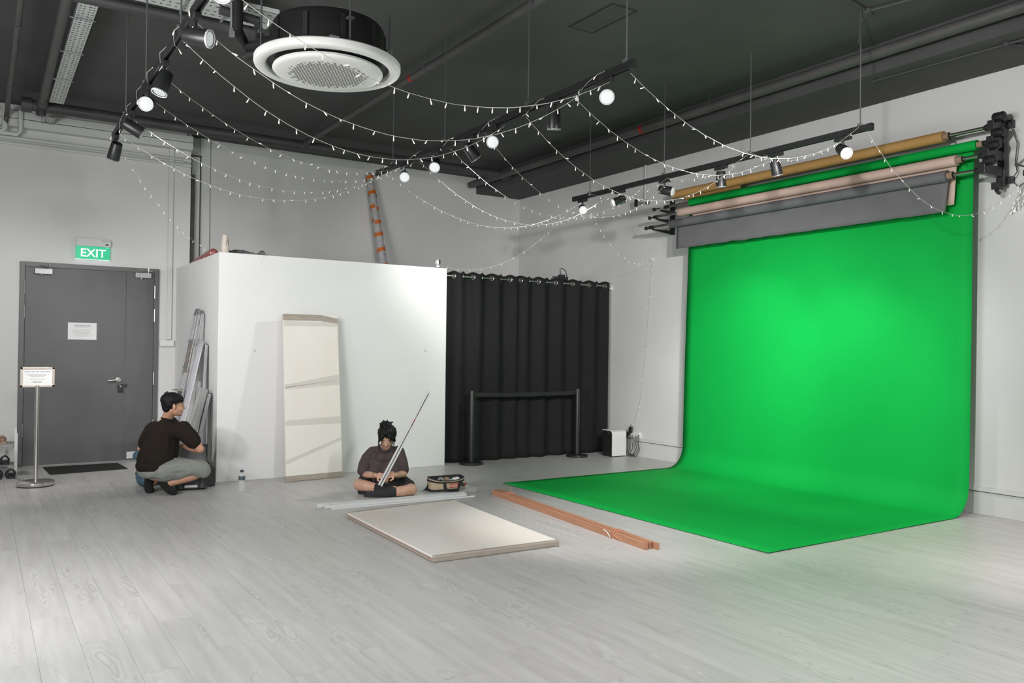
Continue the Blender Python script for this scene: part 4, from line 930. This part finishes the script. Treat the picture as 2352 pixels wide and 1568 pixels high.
MB().lathe([(0, 0), (.034, 0), (.034, .01), (0, .01)], (4.79, 9.1, TP), Z, 24).build('camera_base', 'black', cm_, smooth=True)
MB().ball((4.79, 9.1, TP+.072), .037, seg=3).build('camera_ball', 'whiteplastic', cm_, smooth=True)
MB().ball((4.80, 9.078, TP+.074), (.018, .020, .029), seg=3).build('lens_cover', 'black', cm_, smooth=True)
organic('plastic_bundle', lambda q: (q.cap((2.32, 9.35, TP+.02), .03, (2.60, 9.2, TP+.012), .02), q.cap((2.38, 9.35, TP+.04), .03, (2.5, 9.3, TP+.03), .028)), M['sheeting'], None, .01, 1, .02, 16)
tag(bpy.data.objects['plastic_bundle'], 'flattened grey plastic sheeting on the partition top behind the vase', 'plastic sheeting')
organic('plastic_knot', lambda q: (q.ball((2.615, 9.12, TP+.022), (.035, .03, .028)), q.cap((2.60, 9.12, TP+.03), .014, (2.655, 9.10, TP+.010), .012)), M['sheeting'], None, .006, 1, .012, 30)
tag(bpy.data.objects['plastic_knot'], 'scrunched dark plastic knot on the partition top edge', 'plastic bag')
organic('sack', lambda q: (q.cap((2.22, 10.4, TP+.02), .04, (2.24, 9.75, TP+.06), .05), q.cap((2.2, 10.6, TP+.0), .03, (2.25, 10.0, TP+.05), .05)), M['redcloth'], None, .014, 2, .015, 9)
tag(bpy.data.objects['sack'], 'faded red and white sack lying along the left edge of the partition top', 'sack')
# bubble-wrapped tube with orange tape
tb = thing('wrapped_tube', 'tall bubble-wrapped tube bound with orange tape leaning on the grey wall', 'tube', (5.06, 11.15, TP))
Ta, Tb = V((5.04, 11.20, TP+.0)), V((4.885, 11.50, 4.02)); td = (Tb-Ta).normalized(); TL = (Tb-Ta).length
TP_ = [Ta+td*(TL*k/40) for k in range(41)]
MB().tube(TP_, [.062-.012*k/40+.003*math.sin(k*2.1) for k in range(41)], 16).build('tube_body', 'bubble', tb, smooth=True)
for k, t in enumerate((.10, .26, .41, .53, .66, .80, .95)):
    ta = td.orthogonal().normalized(); tb2 = td.cross(ta); mb = MB(); pts = []
    for s_ in (0, .055):
        pts.append([Ta+td*(TL*t+s_+.045*(i/20))+(ta*math.cos(i/20*2*PI*.95+k)+tb2*math.sin(i/20*2*PI*.95+k))*(.0705-.012*t) for i in range(21)])
    vv = [[mb.bm.verts.new(p) for p in r_] for r_ in pts]
    for i in range(20): mb.bm.faces.new((vv[0][i], vv[0][i+1], vv[1][i+1], vv[1][i]))
    mb.build('tape_band', 'orange', tb, smooth=True, auto=0)
MB().lathe([(0, 0), (.05, 0), (.055, .03), (.03, .06), (0, .06)], Tb-td*.01, td, 14).build('tube_end', 'bubble', tb, smooth=True)

# ================================================================== HEATER, SOCKET, CABLES
ht = thing('air_purifier', 'low black box appliance with white curved front cover beside the curtain', 'air purifier', (7.38, 8.75, 0))
MB().box(7.262, 7.495, 8.655, 8.86, .012, .352).build('appliance_body', 'black', ht, bevel=.01)
prof = [(8.86, .362), (8.70, .362), (8.665, .355), (8.645, .335), (8.64, .30), (8.64, .012), (8.650, .012), (8.650, .30), (8.655, .33), (8.67, .347), (8.70, .353), (8.86, .353)]
MB().prism([(7.255, y, z) for y, z in prof], (0, 0, 0), (.248, 0, 0)).build('front_cover', 'whiteplastic', ht, bevel=.003)
MB().lathe([(0, 0), (.034, 0), (.034, .004), (.0, .008)], (7.262, 8.76, .318), -X, 24).build('side_dial', 'chrome', ht, smooth=True)
MB().box(7.27, 7.49, 8.66, 8.85, 0, .012).build('appliance_foot', 'black', ht)
so = thing('power_socket', 'white double power socket with two black plugs beside the appliance', 'socket', (7.63, 8.6, .25))
MB().box(7.605, WX, 8.49, 8.72, .252, .335).build('socket_box', 'whiteplastic', so, bevel=.004)
MB().box(7.565, 7.605, 8.665, 8.705, .285, .325).build('plug', 'black', so, bevel=.006)
MB().box(7.565, 7.605, 8.625, 8.665, .32, .40).tube([(7.585, 8.645, .40), (7.585, 8.64, .43)], .006).build('plug', 'black', so, bevel=.006)
cb = MB()
for k, (y, s_) in enumerate(((8.68, 0), (8.64, 1), (8.60, 2), (8.53, 3), (8.50, 4))):
    cb.tube([(7.58, y, .29), (7.56, y-.01, .22), (7.54+.01*k, y-.03, .12), (7.56, y+.02, .04), (7.57, 8.58, .012), (7.56, 8.50+.03*k, .01)], .005, 6)
cb.tube([(7.56+.04*math.cos(t), 8.60+.05*math.sin(t), .012+.01*math.sin(t*3)) for t in [k*.5 for k in range(20)]], .005, 6)
cb.tube([(7.60, 8.50, .30), (7.575, 8.46, .29), (7.57, 8.47, .2), (7.58, 8.45, .1), (7.57, 8.50, .02)], .005, 6)
tag(cb.build('power_cables', 'darkgrey', smooth=True), 'tangle of dark cables hanging from the socket to the floor', 'cable')
for i, (y, z) in enumerate(((8.31, 2.69),)): tag(MB().box(7.63, WX, y-.012, y+.012, z-.01, z+.02).tube([(7.63, y, z), (7.61, y, z), (7.61, y, z+.015)], .003, 6).build('wall_hook', 'whiteplastic'), 'tiny white hook on the right wall holding the fairy lights', 'hook')

# ================================================================== LADDER AND LEANING SHEETS BEHIND THE MAN
ld = thing('step_ladder', 'folded aluminium step ladder leaning in the corner behind the man', 'ladder', (1.9, 9.7, 0))
def LP(dx, y, t): return V((1.80+dx, y, 0)).lerp(V((2.085+dx*.2, y+.02, 1.80)), t)
for i, (y, dx) in enumerate(((9.86, -.06), (9.60, -.06), (9.84, .045), (9.58, .045))):
    st = MB(); pts = [LP(dx, y, 0), LP(dx, y, .5), LP(dx, y, 1)]
    st.beam(pts[0], pts[2], .024, .020, X); st.build('stile', 'alu', ld, bevel=.003)
MB().tube([LP(-.06, 9.86, 1), V((2.075, 9.80, 1.86)), V((2.075, 9.66, 1.86)), LP(-.06, 9.60, 1)], .011, 8).tube([LP(.045, 9.84, 1), V((2.095, 9.80, 1.845)), V((2.095, 9.66, 1.845)), LP(.045, 9.58, 1)], .010, 8).build('top_loop', 'alu', ld, smooth=True)
for t in (.18, .34, .50, .66, .82):
    MB().beam(LP(-.05, 9.60, t), LP(-.05, 9.86, t), .07, .02, X).build('step', 'alu', ld, bevel=.002)
MB().prism([LP(-.075, 9.585, .83), LP(-.075, 9.875, .83), LP(-.075, 9.875, .64), LP(-.075, 9.585, .64)], (0, 0, 0), (.012, 0, 0)).build('top_platform', mat('worn_ladder_tread', (.23, .20, .18, 1), .7, var=.35, scale=40), ld)
for y in (9.59, 9.85): MB().box(LP(-.06, y, .83).x, LP(.04, y, .83).x, y-.02, y+.02, 1.46, 1.53).build('hinge_bracket', 'grey', ld, bevel=.003)
MB().beam(LP(-.09, 9.60, .53), LP(-.09, 9.88, .53), .10, .012).build('tool_tray', mat('olive_tray', (.27, .28, .22, 1), .6), ld)

def slab(name, pts, th, m, label, cat, side=None, smooth=False):
    pts = [V(p) for p in pts]; n = (pts[1]-pts[0]).cross(pts[-1]-pts[0]).normalized()
    return tag(MB().prism(pts, -n*th/2, n*th/2).build(name, m), label, cat)
# curved glossy panel: top at image (465,787), runs down-left behind the man
def gut(u, v):
    top = V((2.095, 9.50, 1.50)); bot = V((1.74, 9.28, .02)); c = bot.lerp(top, v); a = (u-.5)*1.9
    sd = V((.25, -.95, 0)).normalized(); nr = V((-.95, -.25, .22))
    return c+sd*(.085*math.sin(a))+nr*(.05*math.cos(a))
gt = MB().grid(gut, 12, 10).build('plastic_gutter', mat('pale_grey_pvc', (.40, .40, .43, 1), .25, var=.03), smooth=True, auto=0)
s = gt.modifiers.new('t', 'SOLIDIFY'); s.thickness = .004
tag(gt, 'long curved pale grey plastic gutter leaning in front of the ladder', 'gutter')
tag(MB().beam((2.02, 9.30, 0), (2.11, 9.45, 1.46), .05, .03, X).build('metal_bar', 'alu', bevel=.002), 'upright aluminium bar leaning on the partition side beside the curved panel', 'metal bar')
tag(MB().beam((1.88, 9.12, 0), (2.095, 9.22, .93), .07, .035, X).build('metal_bar', 'grey', bevel=.002), 'short thick grey bar leaning lowest against the partition side', 'metal bar')
wbd = thing('wrapped_parcel', 'flat parcel in clear bubble film leaning behind the shoulder of the squatting person', 'parcel', (1.85, 9.2, 0))
q0, q1, q2, q3 = V((1.70, 9.16, 0)), V((1.82, 9.10, 0)), V((2.08, 9.18, .98)), V((2.02, 9.30, 1.0))
MB().prism([q0, q1, q2, q3], (0, 0, 0), (.0, .03, 0)).build('panel_core', 'grey', wbd)
MB().grid(lambda u, v: q0.lerp(q1, u).lerp(q3.lerp(q2, u), v)+V((-.012, -.016, 0))*(1+.6*noise.noise(V((u*7, v*24, 2)))), 10, 40).build('bubble_film', 'film_band', wbd, smooth=True, auto=0)

# ================================================================== TOOLBOX AND BLUE BAG BY THE MAN
tx = thing('tool_case', 'open black tool case with grey foam in its raised lid', 'tool case', (1.86, 8.78, 0))
TC0 = V((1.665, 8.70, 0)); tcx = V((.93, -.22, 0)).normalized(); tcy = V((-tcx.y, tcx.x, 0))
def tq(a, b, z): return TC0+tcx*a+tcy*b+Z*z
mb = MB().prism([tq(0, 0, .012), tq(.30, 0, .012), tq(.30, .22, .012), tq(0, .22, .012)], (0, 0, 0), (0, 0, .008))
for (a0, b0, a1, b1) in ((0, 0, .30, .008), (0, .212, .30, .22), (0, 0, .008, .22), (.292, 0, .30, .22)):
    mb.prism([tq(a0, b0, .012), tq(a1, b0, .012), tq(a1, b1, .012), tq(a0, b1, .012)], (0, 0, 0), (0, 0, .19))
mb.build('case_body', 'black', tx, bevel=.004)
for a in (.03, .235): MB().prism([tq(a, -.012, .02), tq(a+.035, -.012, .02), tq(a+.035, -.012, .2), tq(a, -.012, .2)], (0, 0, 0), tcy*.012).build('latch', 'darkgrey', tx, bevel=.003)
MB().prism([tq(.09, -.006, .03), tq(.21, -.006, .03), tq(.21, -.006, .054), tq(.09, -.006, .054)], -tcy*.002, tcy*.002).build('sticker', 'paper', tx)
MB().prism([tq(.085, -.006, .062), tq(.222, -.006, .062), tq(.222, -.006, .165), tq(.085, -.006, .165)], -tcy*.002, tcy*.002).build('front_window', 'darkgrey', tx)
MB().prism([tq(.13, -.009, .105), tq(.205, -.009, .105), tq(.205, -.009, .12), tq(.13, -.009, .12)], -tcy*.001, tcy*.001).build('red_lettering_strip', 'red', tx)
ld_ = MB()
def lq(a, h_, off): return tq(a, .225, .20)+Z*h_+tcy*(h_*.25+off)
for (a0, a1, h0, h1) in ((0, .30, .0, .012), (0, .30, .212, .226), (0, .014, 0, .226), (.286, .30, 0, .226)):
    ld_.prism([lq(a0, h0, 0), lq(a1, h0, 0), lq(a1, h1, 0), lq(a0, h1, 0)], -tcy*.03, tcy*.03)
ld_.build('lid', 'black', tx, bevel=.004)
MB().prism([lq(.01, .01, 0), lq(.29, .01, 0), lq(.29, .216, 0), lq(.01, .216, 0)], -tcy*.012, tcy*.02).build('lid_foam', 'foam', tx)
bc = thing('tool_case', 'added black case-shaped box in place of the shadow right of the open tool case', 'tool case', (2.03, 8.86, 0))  # dark box added where the shadow of the man falls
MB().box(1.985, 2.075, 8.80, 9.02, .0, .20).build('case_body', 'black', bc, bevel=.012)
MB().tube([(2.03, 8.84, .20), (2.03, 8.85, .235), (2.03, 8.97, .235), (2.03, 8.98, .20)], .009, 8).build('handle', 'black', bc, smooth=True)
bb = organic('cloth_bag', lambda q: (q.cap((1.43, 9.06, .07), .07, (1.66, 9.02, .06), .06), q.cap((1.44, 9.12, .12), .07, (1.52, 9.15, .30), .075), q.cap((1.38, 9.15, .30), .04, (1.55, 9.12, .36), .05)), M['denim'], None, .010, 2, .022, 12)
bb.location.z += max(0, 0-(bb.location.z)); tag(bb, 'slumped teal-blue fabric bag half hidden behind the squatting man', 'bag')
print('objects stage done')

# ================================================================== PEOPLE
def chain(q, pts):
    """pts: list of (point, radius); tapered, joined"""
    for (a, ra), (b, rb) in zip(pts, pts[1:]): q.cap(a, ra, b, rb)
def head_axes(f, tilt_up=None):
    f = V(f).normalized(); s = f.cross(Z).normalized() if tilt_up is None else f.cross(V(tilt_up)).normalized()
    u = s.cross(f).normalized(); return f, s, u        # forward, right-hand side, up
def head_shapes(q, C, f, s, u, k=1.0):
    R = Matrix((f, s, u)).transposed()
    def H(a, b, c): return C+f*(a*k)+s*(b*k)+u*(c*k)
    q.ball(H(-.008, 0, .02), (.098*k, .076*k, .088*k), R, 3)
    q.ball(H(.030, 0, -.045), (.060*k, .062*k, .075*k), R, 3)
    q.ball(H(.050, 0, -.085), (.038*k, .045*k, .036*k), R, 3)
    q.ball(H(.068, 0, -.107), .019*k, None, 2)
    q.cap(H(.062, .028, -.012), .022*k, H(.062, -.028, -.012), .022*k)       # brow
    q.ball(H(.066, .034, -.048), .021*k); q.ball(H(.066, -.034, -.048), .021*k)  # cheeks
    q.cap(H(.088, 0, -.012), .0085*k, H(.106, 0, -.045), .0115*k); q.cap(H(.096, .011, -.049), .0085*k, H(.096, -.011, -.049), .0085*k)
    q.cap(H(.083, .012, -.078), .0085*k, H(.083, -.012, -.078), .0085*k)      # mouth mound
    for sg in (1, -1):
        q.ball(H(-.004, .077*sg, -.030), (.017*k, .008*k, .030*k), R, 2)
    return H, R
def face_parts(body, H, R, f, s, u, k, skin, closed=False):
    for sg in (1, -1):
        if not closed:
            e = MB().ball(H(.0715, .031*sg, -.024), (.010*k, .0135*k, .0062*k), R, 2).build('eye', 'eyewhite', body, smooth=True)
            MB().ball(H(.0790, .031*sg, -.024), (.0045*k, .0065*k, .0058*k), R, 2).build('iris', 'eye', e, smooth=True)
        MB().tube([H(.0805, .017*sg, -.0185), H(.0835, .030*sg, -.0155), H(.0775, .044*sg, -.020)], .0017*k, 5).build('eyelid', 'hair', body, smooth=True)
        MB().tube([H(.084, .015*sg, -.001), H(.086, .028*sg, .004), H(.076, .046*sg, -.001)], [.0022*k, .0032*k, .0015*k], 6).build('eyebrow', 'hair', body, smooth=True)
    MB().tube([H(.084, -.022, -.0775), H(.0915, -.008, -.0745), H(.092, .0, -.0755), H(.0915, .008, -.0745), H(.084, .022, -.0775)], [.001*k, .0034*k, .003*k, .0034*k, .001*k], 6).tube([H(.083, -.018, -.080), H(.0905, 0, -.0835), H(.083, .018, -.080)], [.001*k, .0042*k, .001*k], 6).build('lips', 'lips', body, smooth=True)
def hand(q, wrist, palm, tipdir, back, k=1.0, curl=1.0, thumb_side=1):
    """palm centre, finger direction, back-of-hand normal; five separate fingers curled"""
    d = V(tipdir).normalized(); n = V(back).normalized(); n = (n-d*n.dot(d)).normalized(); sd = d.cross(n)*thumb_side
    palm = V(palm); q.cap(wrist, .021*k, palm-d*.02*k, .020*k)
    for j in (-1.5, -.5, .5, 1.5): q.cap(palm-d*.030*k+sd*j*.010*k, .0135*k, palm+d*.034*k+sd*j*.0185*k, .0100*k)
    for j, L in ((-1.5, .72), (-.5, .93), (.5, 1.0), (1.5, .92)):
        b = palm+d*.040*k+sd*j*.0195*k; p = b; dirn = d.copy(); r = .0088*k
        for seg, (ln, bend) in enumerate(((.034, .55), (.026, .85), (.019, .6))):
            dirn = (Matrix.Rotation(-bend*curl, 3, d.cross(n)) @ dirn).normalized()
            p2 = p+dirn*ln*L*k; q.cap(p, r, p2, r*.9); p = p2; r *= .9
    t0 = palm-d*.022*k+sd*.026*k; t1 = t0+(d*.55+sd*.75-n*.25).normalized()*.036*k; t2 = t1+(d*.85+sd*.1-n*.45).normalized()*.030*k
    q.cap(t0-sd*.012*k, .0150*k, t1, .0115*k); q.cap(t1, .0112*k, t2, .0090*k)

VX = .0048
# ---------------------------------------------------------------- man squatting
man = thing('person', 'squatting person in dark brown T-shirt and sage shorts, head turned right', 'person', (1.55, 8.6, 0))
vm = V((.165, .986, 0)); rm = V((.986, -.165, 0))
C0 = at(398, 927, 8.10)
hf = (rm*math.cos(.16)+vm*math.sin(.16)-Z*.02); f, s, u = head_axes(hf)
mH = {}
def man_body(q):
    H, R = head_shapes(q, C0, f, s, u, 1.0); mH['H'] = H; mH['R'] = R
    neck = at(386, 957, 8.13)
    chain(q, [(H(-.022, 0, -.055), .055), (neck, .056), (at(381, 975, 8.13), .075)])
    # trunk, curved back
    chain(q, [(at(383, 985, 8.13), .105), (at(374, 1022, 8.10), .125), (at(363, 1062, 8.05), .13), (at(362, 1076, 8.02), .125)])
    shl, shr = at(352, 985, 8.20), at(421, 983, 8.02)
    q.cap(shl, .058, shr, .058)
    el = at(460, 1031, 8.04); wr = at(429, 1027, 8.19)
    chain(q, [(shr, .055), (at(441, 1005, 8.02), .048), (el, .038)]); chain(q, [(el, .040), (at(445, 1030, 8.10), .037), (wr, .025)])
    hand(q, wr, at(420, 1023, 8.24), at(406, 1019, 8.30)-at(420, 1023, 8.24), Z*.8-vm*.4, 1.0, .8, -1)
    el2 = at(325, 1029, 8.28); wr2 = at(362, 1046, 8.44)
    chain(q, [(shl, .055), (at(336, 1006, 8.24), .048), (el2, .038)]); chain(q, [(el2, .04), (wr2, .025)])
    hand(q, wr2, at(372, 1046, 8.48), at(392, 1044, 8.52)-at(372, 1046, 8.48), Z, 1.0, .7, 1)
    # legs
    kr = at(468, 1079, 8.12); ar = at(381, 1111, 7.99)
    chain(q, [(at(383, 1080, 7.98), .078), (at(425, 1077, 8.04), .074), (kr, .057)])
    chain(q, [(kr, .056), (at(440, 1091, 8.08), .058), (at(405, 1103, 8.02), .046), (ar, .036)])
    kl = at(404, 1062, 8.44); al = at(344, 1110, 8.12)
    chain(q, [(at(350, 1080, 8.08), .092), (kl, .060)]); chain(q, [(kl, .056), (at(378, 1085, 8.30), .055), (al, .036)])
    q.cap(ar, .036, at(390, 1126, 7.97), .034); q.cap(al, .036, at(344, 1124, 8.07), .034)
mb_ = organic('body', man_body, 'skin', man, VX, 3)
face_parts(mb_, mH['H'], mH['R'], f, s, u, 1.0, 'skin')
H = mH['H']; R = mH['R']
def man_hair(q):
    q.ball(H(-.014, 0, .040), (.108, .086, .074), R, 3)
    q.ball(H(-.040, 0, .012), (.072, .081, .082), R, 3)
    q.ball(H(-.056, 0, -.032), (.045, .060, .055), R, 3)
    rn = random.Random(3)
    for k in range(34):      # short tufts, fringe and crown
        a = rn.uniform(-1, 1); b = rn.uniform(.35, 1)
        p = H(.075*b-.02, .062*a, .085-.02*a*a-.03*b*b*b); q.cap(p, .014, p+f*rn.uniform(.012, .03)+s*rn.uniform(-.012, .012)+u*rn.uniform(-.014, .014), .0055)
    for k in range(9):
        p = H(-.06+rn.uniform(-.02, .02), rn.uniform(-.03, .03), .095); q.cap(p, .012, p-f*rn.uniform(.0, .02)+u*rn.uniform(.010, .026)+s*rn.uniform(-.01, .01), .0045)
    for sg in (1, -1): q.cap(H(.008, .070*sg, .012), .012, H(.010, .072*sg, -.010), .007)
organic('hair', man_hair, 'hair', mb_, .0042, 1, .004, 70, (1, 1, 1))
def man_shirt(q):
    chain(q, [(at(387, 966, 8.14), .064), (at(386, 976, 8.14), .094), (at(380, 994, 8.12), .135), (at(370, 1026, 8.08), .160), (at(361, 1054, 8.03), .182)])
    q.ball(at(360, 1068, 8.02), (.188, .160, .085), None, 3)
    chain(q, [(at(352, 989, 8.20), .086), (at(418, 988, 8.02), .088)])
    chain(q, [(at(418, 988, 8.01), .088), (at(435, 1003, 8.01), .080), (at(443, 1013, 8.02), .074)])
    chain(q, [(at(352, 992, 8.20), .086), (at(338, 1008, 8.23), .068), (at(333, 1018, 8.25), .062)])
sh = organic('t_shirt', man_shirt, 'shirt_m', man, .0075, 3, .016, 5.5, (1.2, 1.2, .5))
MB().torus(at(387, 963, 8.13), (f*.25+Z), .064, .010, 28, 8).build('collar', 'shirt_m', sh, smooth=True)
def man_shorts(q):
    q.ball(at(360, 1079, 8.03), (.172, .15, .092), None, 3)
    chain(q, [(at(380, 1080, 7.97), .108), (at(388, 1078, 7.98), .108), (at(425, 1075, 8.05), .098), (at(458, 1076, 8.11), .088)])
    q.ball(at(466, 1077, 8.12), (.070, .075, .083), None, 3)
    chain(q, [(at(350, 1078, 8.10), .10), (at(398, 1064, 8.40), .085)])
    q.cap(at(400, 1093, 8.0), .045, at(450, 1088, 8.09), .05)
organic('shorts', man_shorts, 'shorts_m', man, .0075, 3, .014, 8, (1, 1, 1.6))
def sock(top, mid, heel, ball_, toe, name='sock', m='sock_m', r=(.046, .044, .042, .040, .034)):
    organic(name, lambda q: chain(q, list(zip((top, mid, heel, ball_, toe), r))), m, man if m == 'sock_m' else wom, .006, 4, .002, 30)
sock(at(377, 1103, 7.99), at(379, 1112, 7.985), at(383, 1119, 7.98), at(391, 1126, 7.965), at(400, 1129.5, 7.96), r=(.050, .046, .040, .038, .032))
sock(at(343, 1102, 8.11), at(342, 1112, 8.09), at(341, 1119, 8.075), at(343, 1124, 8.06), at(347, 1125, 8.10), r=(.046, .044, .042, .040, .034))

# ---------------------------------------------------------------- woman sitting cross-legged
wom = thing('person', 'person in plum-grey T-shirt sitting cross-legged, head bowed, holding a white channel', 'person', (3.4, 7.6, 0))
vw = V((.405, .914, 0)); rw = V((.914, -.405, 0))
CW = at(889, 1001, 8.11)
hf = (-vw*math.cos(.54)-Z*math.sin(.54)-rw*.10).normalized(); f, s, u = head_axes(hf)
wH = {}
def woman_body(q):
    H, R = head_shapes(q, CW, f, s, u, .95); wH['H'] = H; wH['R'] = R
    chain(q, [(H(-.025, 0, -.05), .050), (at(886, 1018, 8.26), .050), (at(884, 1032, 8.32), .055)])
    chain(q, [(at(884, 1044, 8.33), .07), (at(883, 1070, 8.33), .085), (at(883, 1104, 8.34), .12)])
    shl, shr = at(854, 1038, 8.31), at(915, 1038, 8.31); q.cap(shl, .040, shr, .040)
    for sh_, e_, w__, pm, tp, ts in ((shl, at(838, 1089, 8.19), at(866, 1092, 8.00), at(874, 1092, 7.965), at(884, 1096, 7.94), 1), (shr, at(927, 1088, 8.19), at(907, 1091, 8.01), at(898, 1089, 7.975), at(888, 1092, 7.945), -1)):
        chain(q, [(sh_, .041), (sh_.lerp(e_, .5), .042), (e_, .034)]); chain(q, [(e_, .036), (e_.lerp(w__, .35), .035), (w__, .0225)])
        hand(q, w__, pm, tp-pm, -vw+Z*.6, .92, .75, ts)
    kl = at(824, 1113, 8.13); al = at(886, 1122, 8.02)
    chain(q, [(at(868, 1108, 8.34), .085), (at(845, 1108, 8.24), .075), (kl, .056)])
    chain(q, [(kl, .057), (at(842, 1116, 8.07), .055), (at(865, 1120, 8.03), .042), (al, .034)])
    kr = at(946, 1124, 8.11); ar = at(880, 1131, 7.98)
    chain(q, [(at(899, 1108, 8.34), .085), (at(925, 1114, 8.22), .075), (kr, .056)])
    chain(q, [(kr, .056), (at(927, 1127, 8.05), .054), (at(903, 1129, 8.0), .043), (ar, .036)])
    chain(q, [(ar, .036), (at(862, 1134, 7.985), .032), (at(845, 1136, 7.985), .024)]); chain(q, [(al, .034), (at(905, 1123, 8.03), .033), (at(915, 1126, 8.06), .028)])
wb_ = organic('body', woman_body, 'skin_w', wom, VX, 3)
face_parts(wb_, wH['H'], wH['R'], f, s, u, .95, 'skin_w', closed=True)
H = wH['H']; R = wH['R']
def woman_hair(q):
    q.ball(H(-.020, 0, .034), (.102, .092, .070), R, 3)
    q.ball(H(-.045, 0, .0), (.068, .090, .085), R, 3); q.ball(H(.042, 0, .074), .046); q.ball(H(.0, 0, .098), .04)
    q.ball(H(-.045, .006, .105), (.046, .052, .040), R, 3)           # bun
    q.ball(H(-.05, .045, .085), (.034, .028, .032), R, 2)
    for sg in (1, -1): chain(q, [(H(.055, .008*sg, .078), .022), (H(.078, .034*sg, .050), .018), (H(.070, .062*sg, .010), .014), (H(.045, .076*sg, -.03), .009)])
    rn = random.Random(8)
    for k in range(20):
        a = rn.uniform(0, 6.28); p = H(-.045+.04*math.cos(a), .046*math.sin(a), .115); q.cap(p, .010, p+s*(.024*math.sin(a))+f*(.024*math.cos(a))+u*rn.uniform(-.01, .012), .0045)
    for sg in (1, -1): q.cap(H(.030, .070*sg, .02), .016, H(.012, .078*sg, -.055), .009)
organic('hair', woman_hair, 'hair', wb_, .0042, 1, .0045, 60, (1, 1, 1))
mb = MB(); rn = random.Random(4)
for k in range(26):
    sg = 1 if k % 2 else -1; a0 = rn.uniform(.03, .085); l = rn.uniform(.08, .15)
    p = H(a0, sg*(.072 if a0 < .06 else rn.uniform(.03, .06)), rn.uniform(.02, .05))
    mb.tube([p, p+V((0, 0, -l*.4))+s*sg*.010, p+V((0, 0, -l))+s*sg*rn.uniform(-.01, .015)-vw*rn.uniform(0, .02)], [.0022, .0018, .0007], 4)
for k in range(10):
    p = H(rn.uniform(-.05, .02), rn.uniform(-.06, .06), .12); mb.tube([p, p+u*.02+s*rn.uniform(-.03, .03), p+u*.035+s*rn.uniform(-.05, .05)+f*.01], [.0018, .0014, .0006], 4)
q = mb.build('loose_strands', 'hair', wb_, smooth=True); q['kind'] = 'stuff'
MB().torus(H(.005, -.082, -.058), f, .006, .0018, 14, 6).build('earring', 'chrome', wb_, smooth=True)
MB().torus(H(.005, .082, -.058), f, .006, .0018, 14, 6).build('earring', 'chrome', wb_, smooth=True)
for a_, b_ in ((at(861, 1092, 8.035), at(866, 1092, 8.0)), (at(911, 1091, 8.045), at(907, 1091, 8.01))):
    MB().torus(a_, (b_-a_), .031, .0022, 28, 6).build('bracelet', 'chrome', wb_, smooth=True)
def woman_shirt(q):
    q.cap(at(858, 1037, 8.31), .054, at(911, 1037, 8.31), .054); q.cap(at(874, 1036, 8.30), .055, at(896, 1036, 8.30), .055); q.cap(at(876, 1050, 8.255), .060, at(893, 1050, 8.255), .060)
    for y, a, b, r, d in ((1050, 857, 911, .066, 8.30), (1066, 859, 909, .078, 8.28), (1084, 861, 907, .092, 8.26), (1096, 863, 904, .092, 8.27)): q.cap(at(a, y, d), r, at(b, y, d), r)
    chain(q, [(at(855, 1037, 8.31), .056), (at(845, 1053, 8.28), .064), (at(836, 1070, 8.24), .064), (at(833, 1080, 8.21), .062)])
    chain(q, [(at(914, 1037, 8.31), .056), (at(920, 1053, 8.28), .062), (at(923, 1070, 8.24), .058), (at(924, 1077, 8.22), .056)])
ws_ = organic('t_shirt', woman_shirt, 'shirt_w', wom, .007, 3, .017, 6.0, (1.3, 1.3, .45))
MB().torus(at(885, 1027, 8.275), Z*.85-vw*.5, .066, .008, 30, 8).build('collar', 'shirt_w', ws_, smooth=True)
def woman_shorts(q):
    q.ball(at(883, 1106, 8.34), (.155, .13, .125), None, 3)
    chain(q, [(at(868, 1106, 8.33), .098), (at(850, 1106, 8.25), .088), (at(838, 1107, 8.20), .078)])
    chain(q, [(at(899, 1107, 8.33), .098), (at(922, 1111, 8.23), .086), (at(936, 1115, 8.17), .074)])
    chain(q, [(at(836, 1122, 8.20), .045), (at(828, 1129, 8.16), .030), (at(842, 1134, 8.12), .018)])
    q.cap(at(870, 1112, 8.18), .06, at(905, 1113, 8.18), .055); q.cap(at(944, 1132, 8.16), .035, at(920, 1134, 8.18), .028)
organic('shorts', woman_shorts, 'shorts_w', wom, .007, 5, .009, 11, (1, 1, 1))
sock(at(903, 1129, 8.0), at(880, 1131, 7.98), at(866, 1134, 7.98), at(850, 1136, 7.98), at(842, 1137, 7.98), m='sock_w', r=(.050, .044, .038, .033, .026))
sock(at(867, 1120, 8.03), at(886, 1122, 8.02), at(898, 1123, 8.03), at(908, 1125, 8.04), at(915, 1127, 8.06), m='sock_w', r=(.049, .044, .040, .034, .028))
# the channel she holds
ca, cb_ = at(873, 1114, 7.925), at(985, 902, 7.90)
o, a, d, sd, u, L = channel('metal_profile', ca, cb_, .040, .028, side=-vw, label='long white metal channel held upright by the seated woman')
MB().obox(cb_+d*.012-u*.010, ((d+sd*.35).normalized(), sd, u), (.022, .018, .0015)).build('folded_end', 'profile', o)
for t, w_ in ((.62, .018), (.70, .010), (.735, .022)):
    MB().obox(ca.lerp(cb_, t)+u*.0155, (d, sd, u), (w_, .005, .0005)).build('printed_label', 'grey' if w_ != .010 else 'red', o)
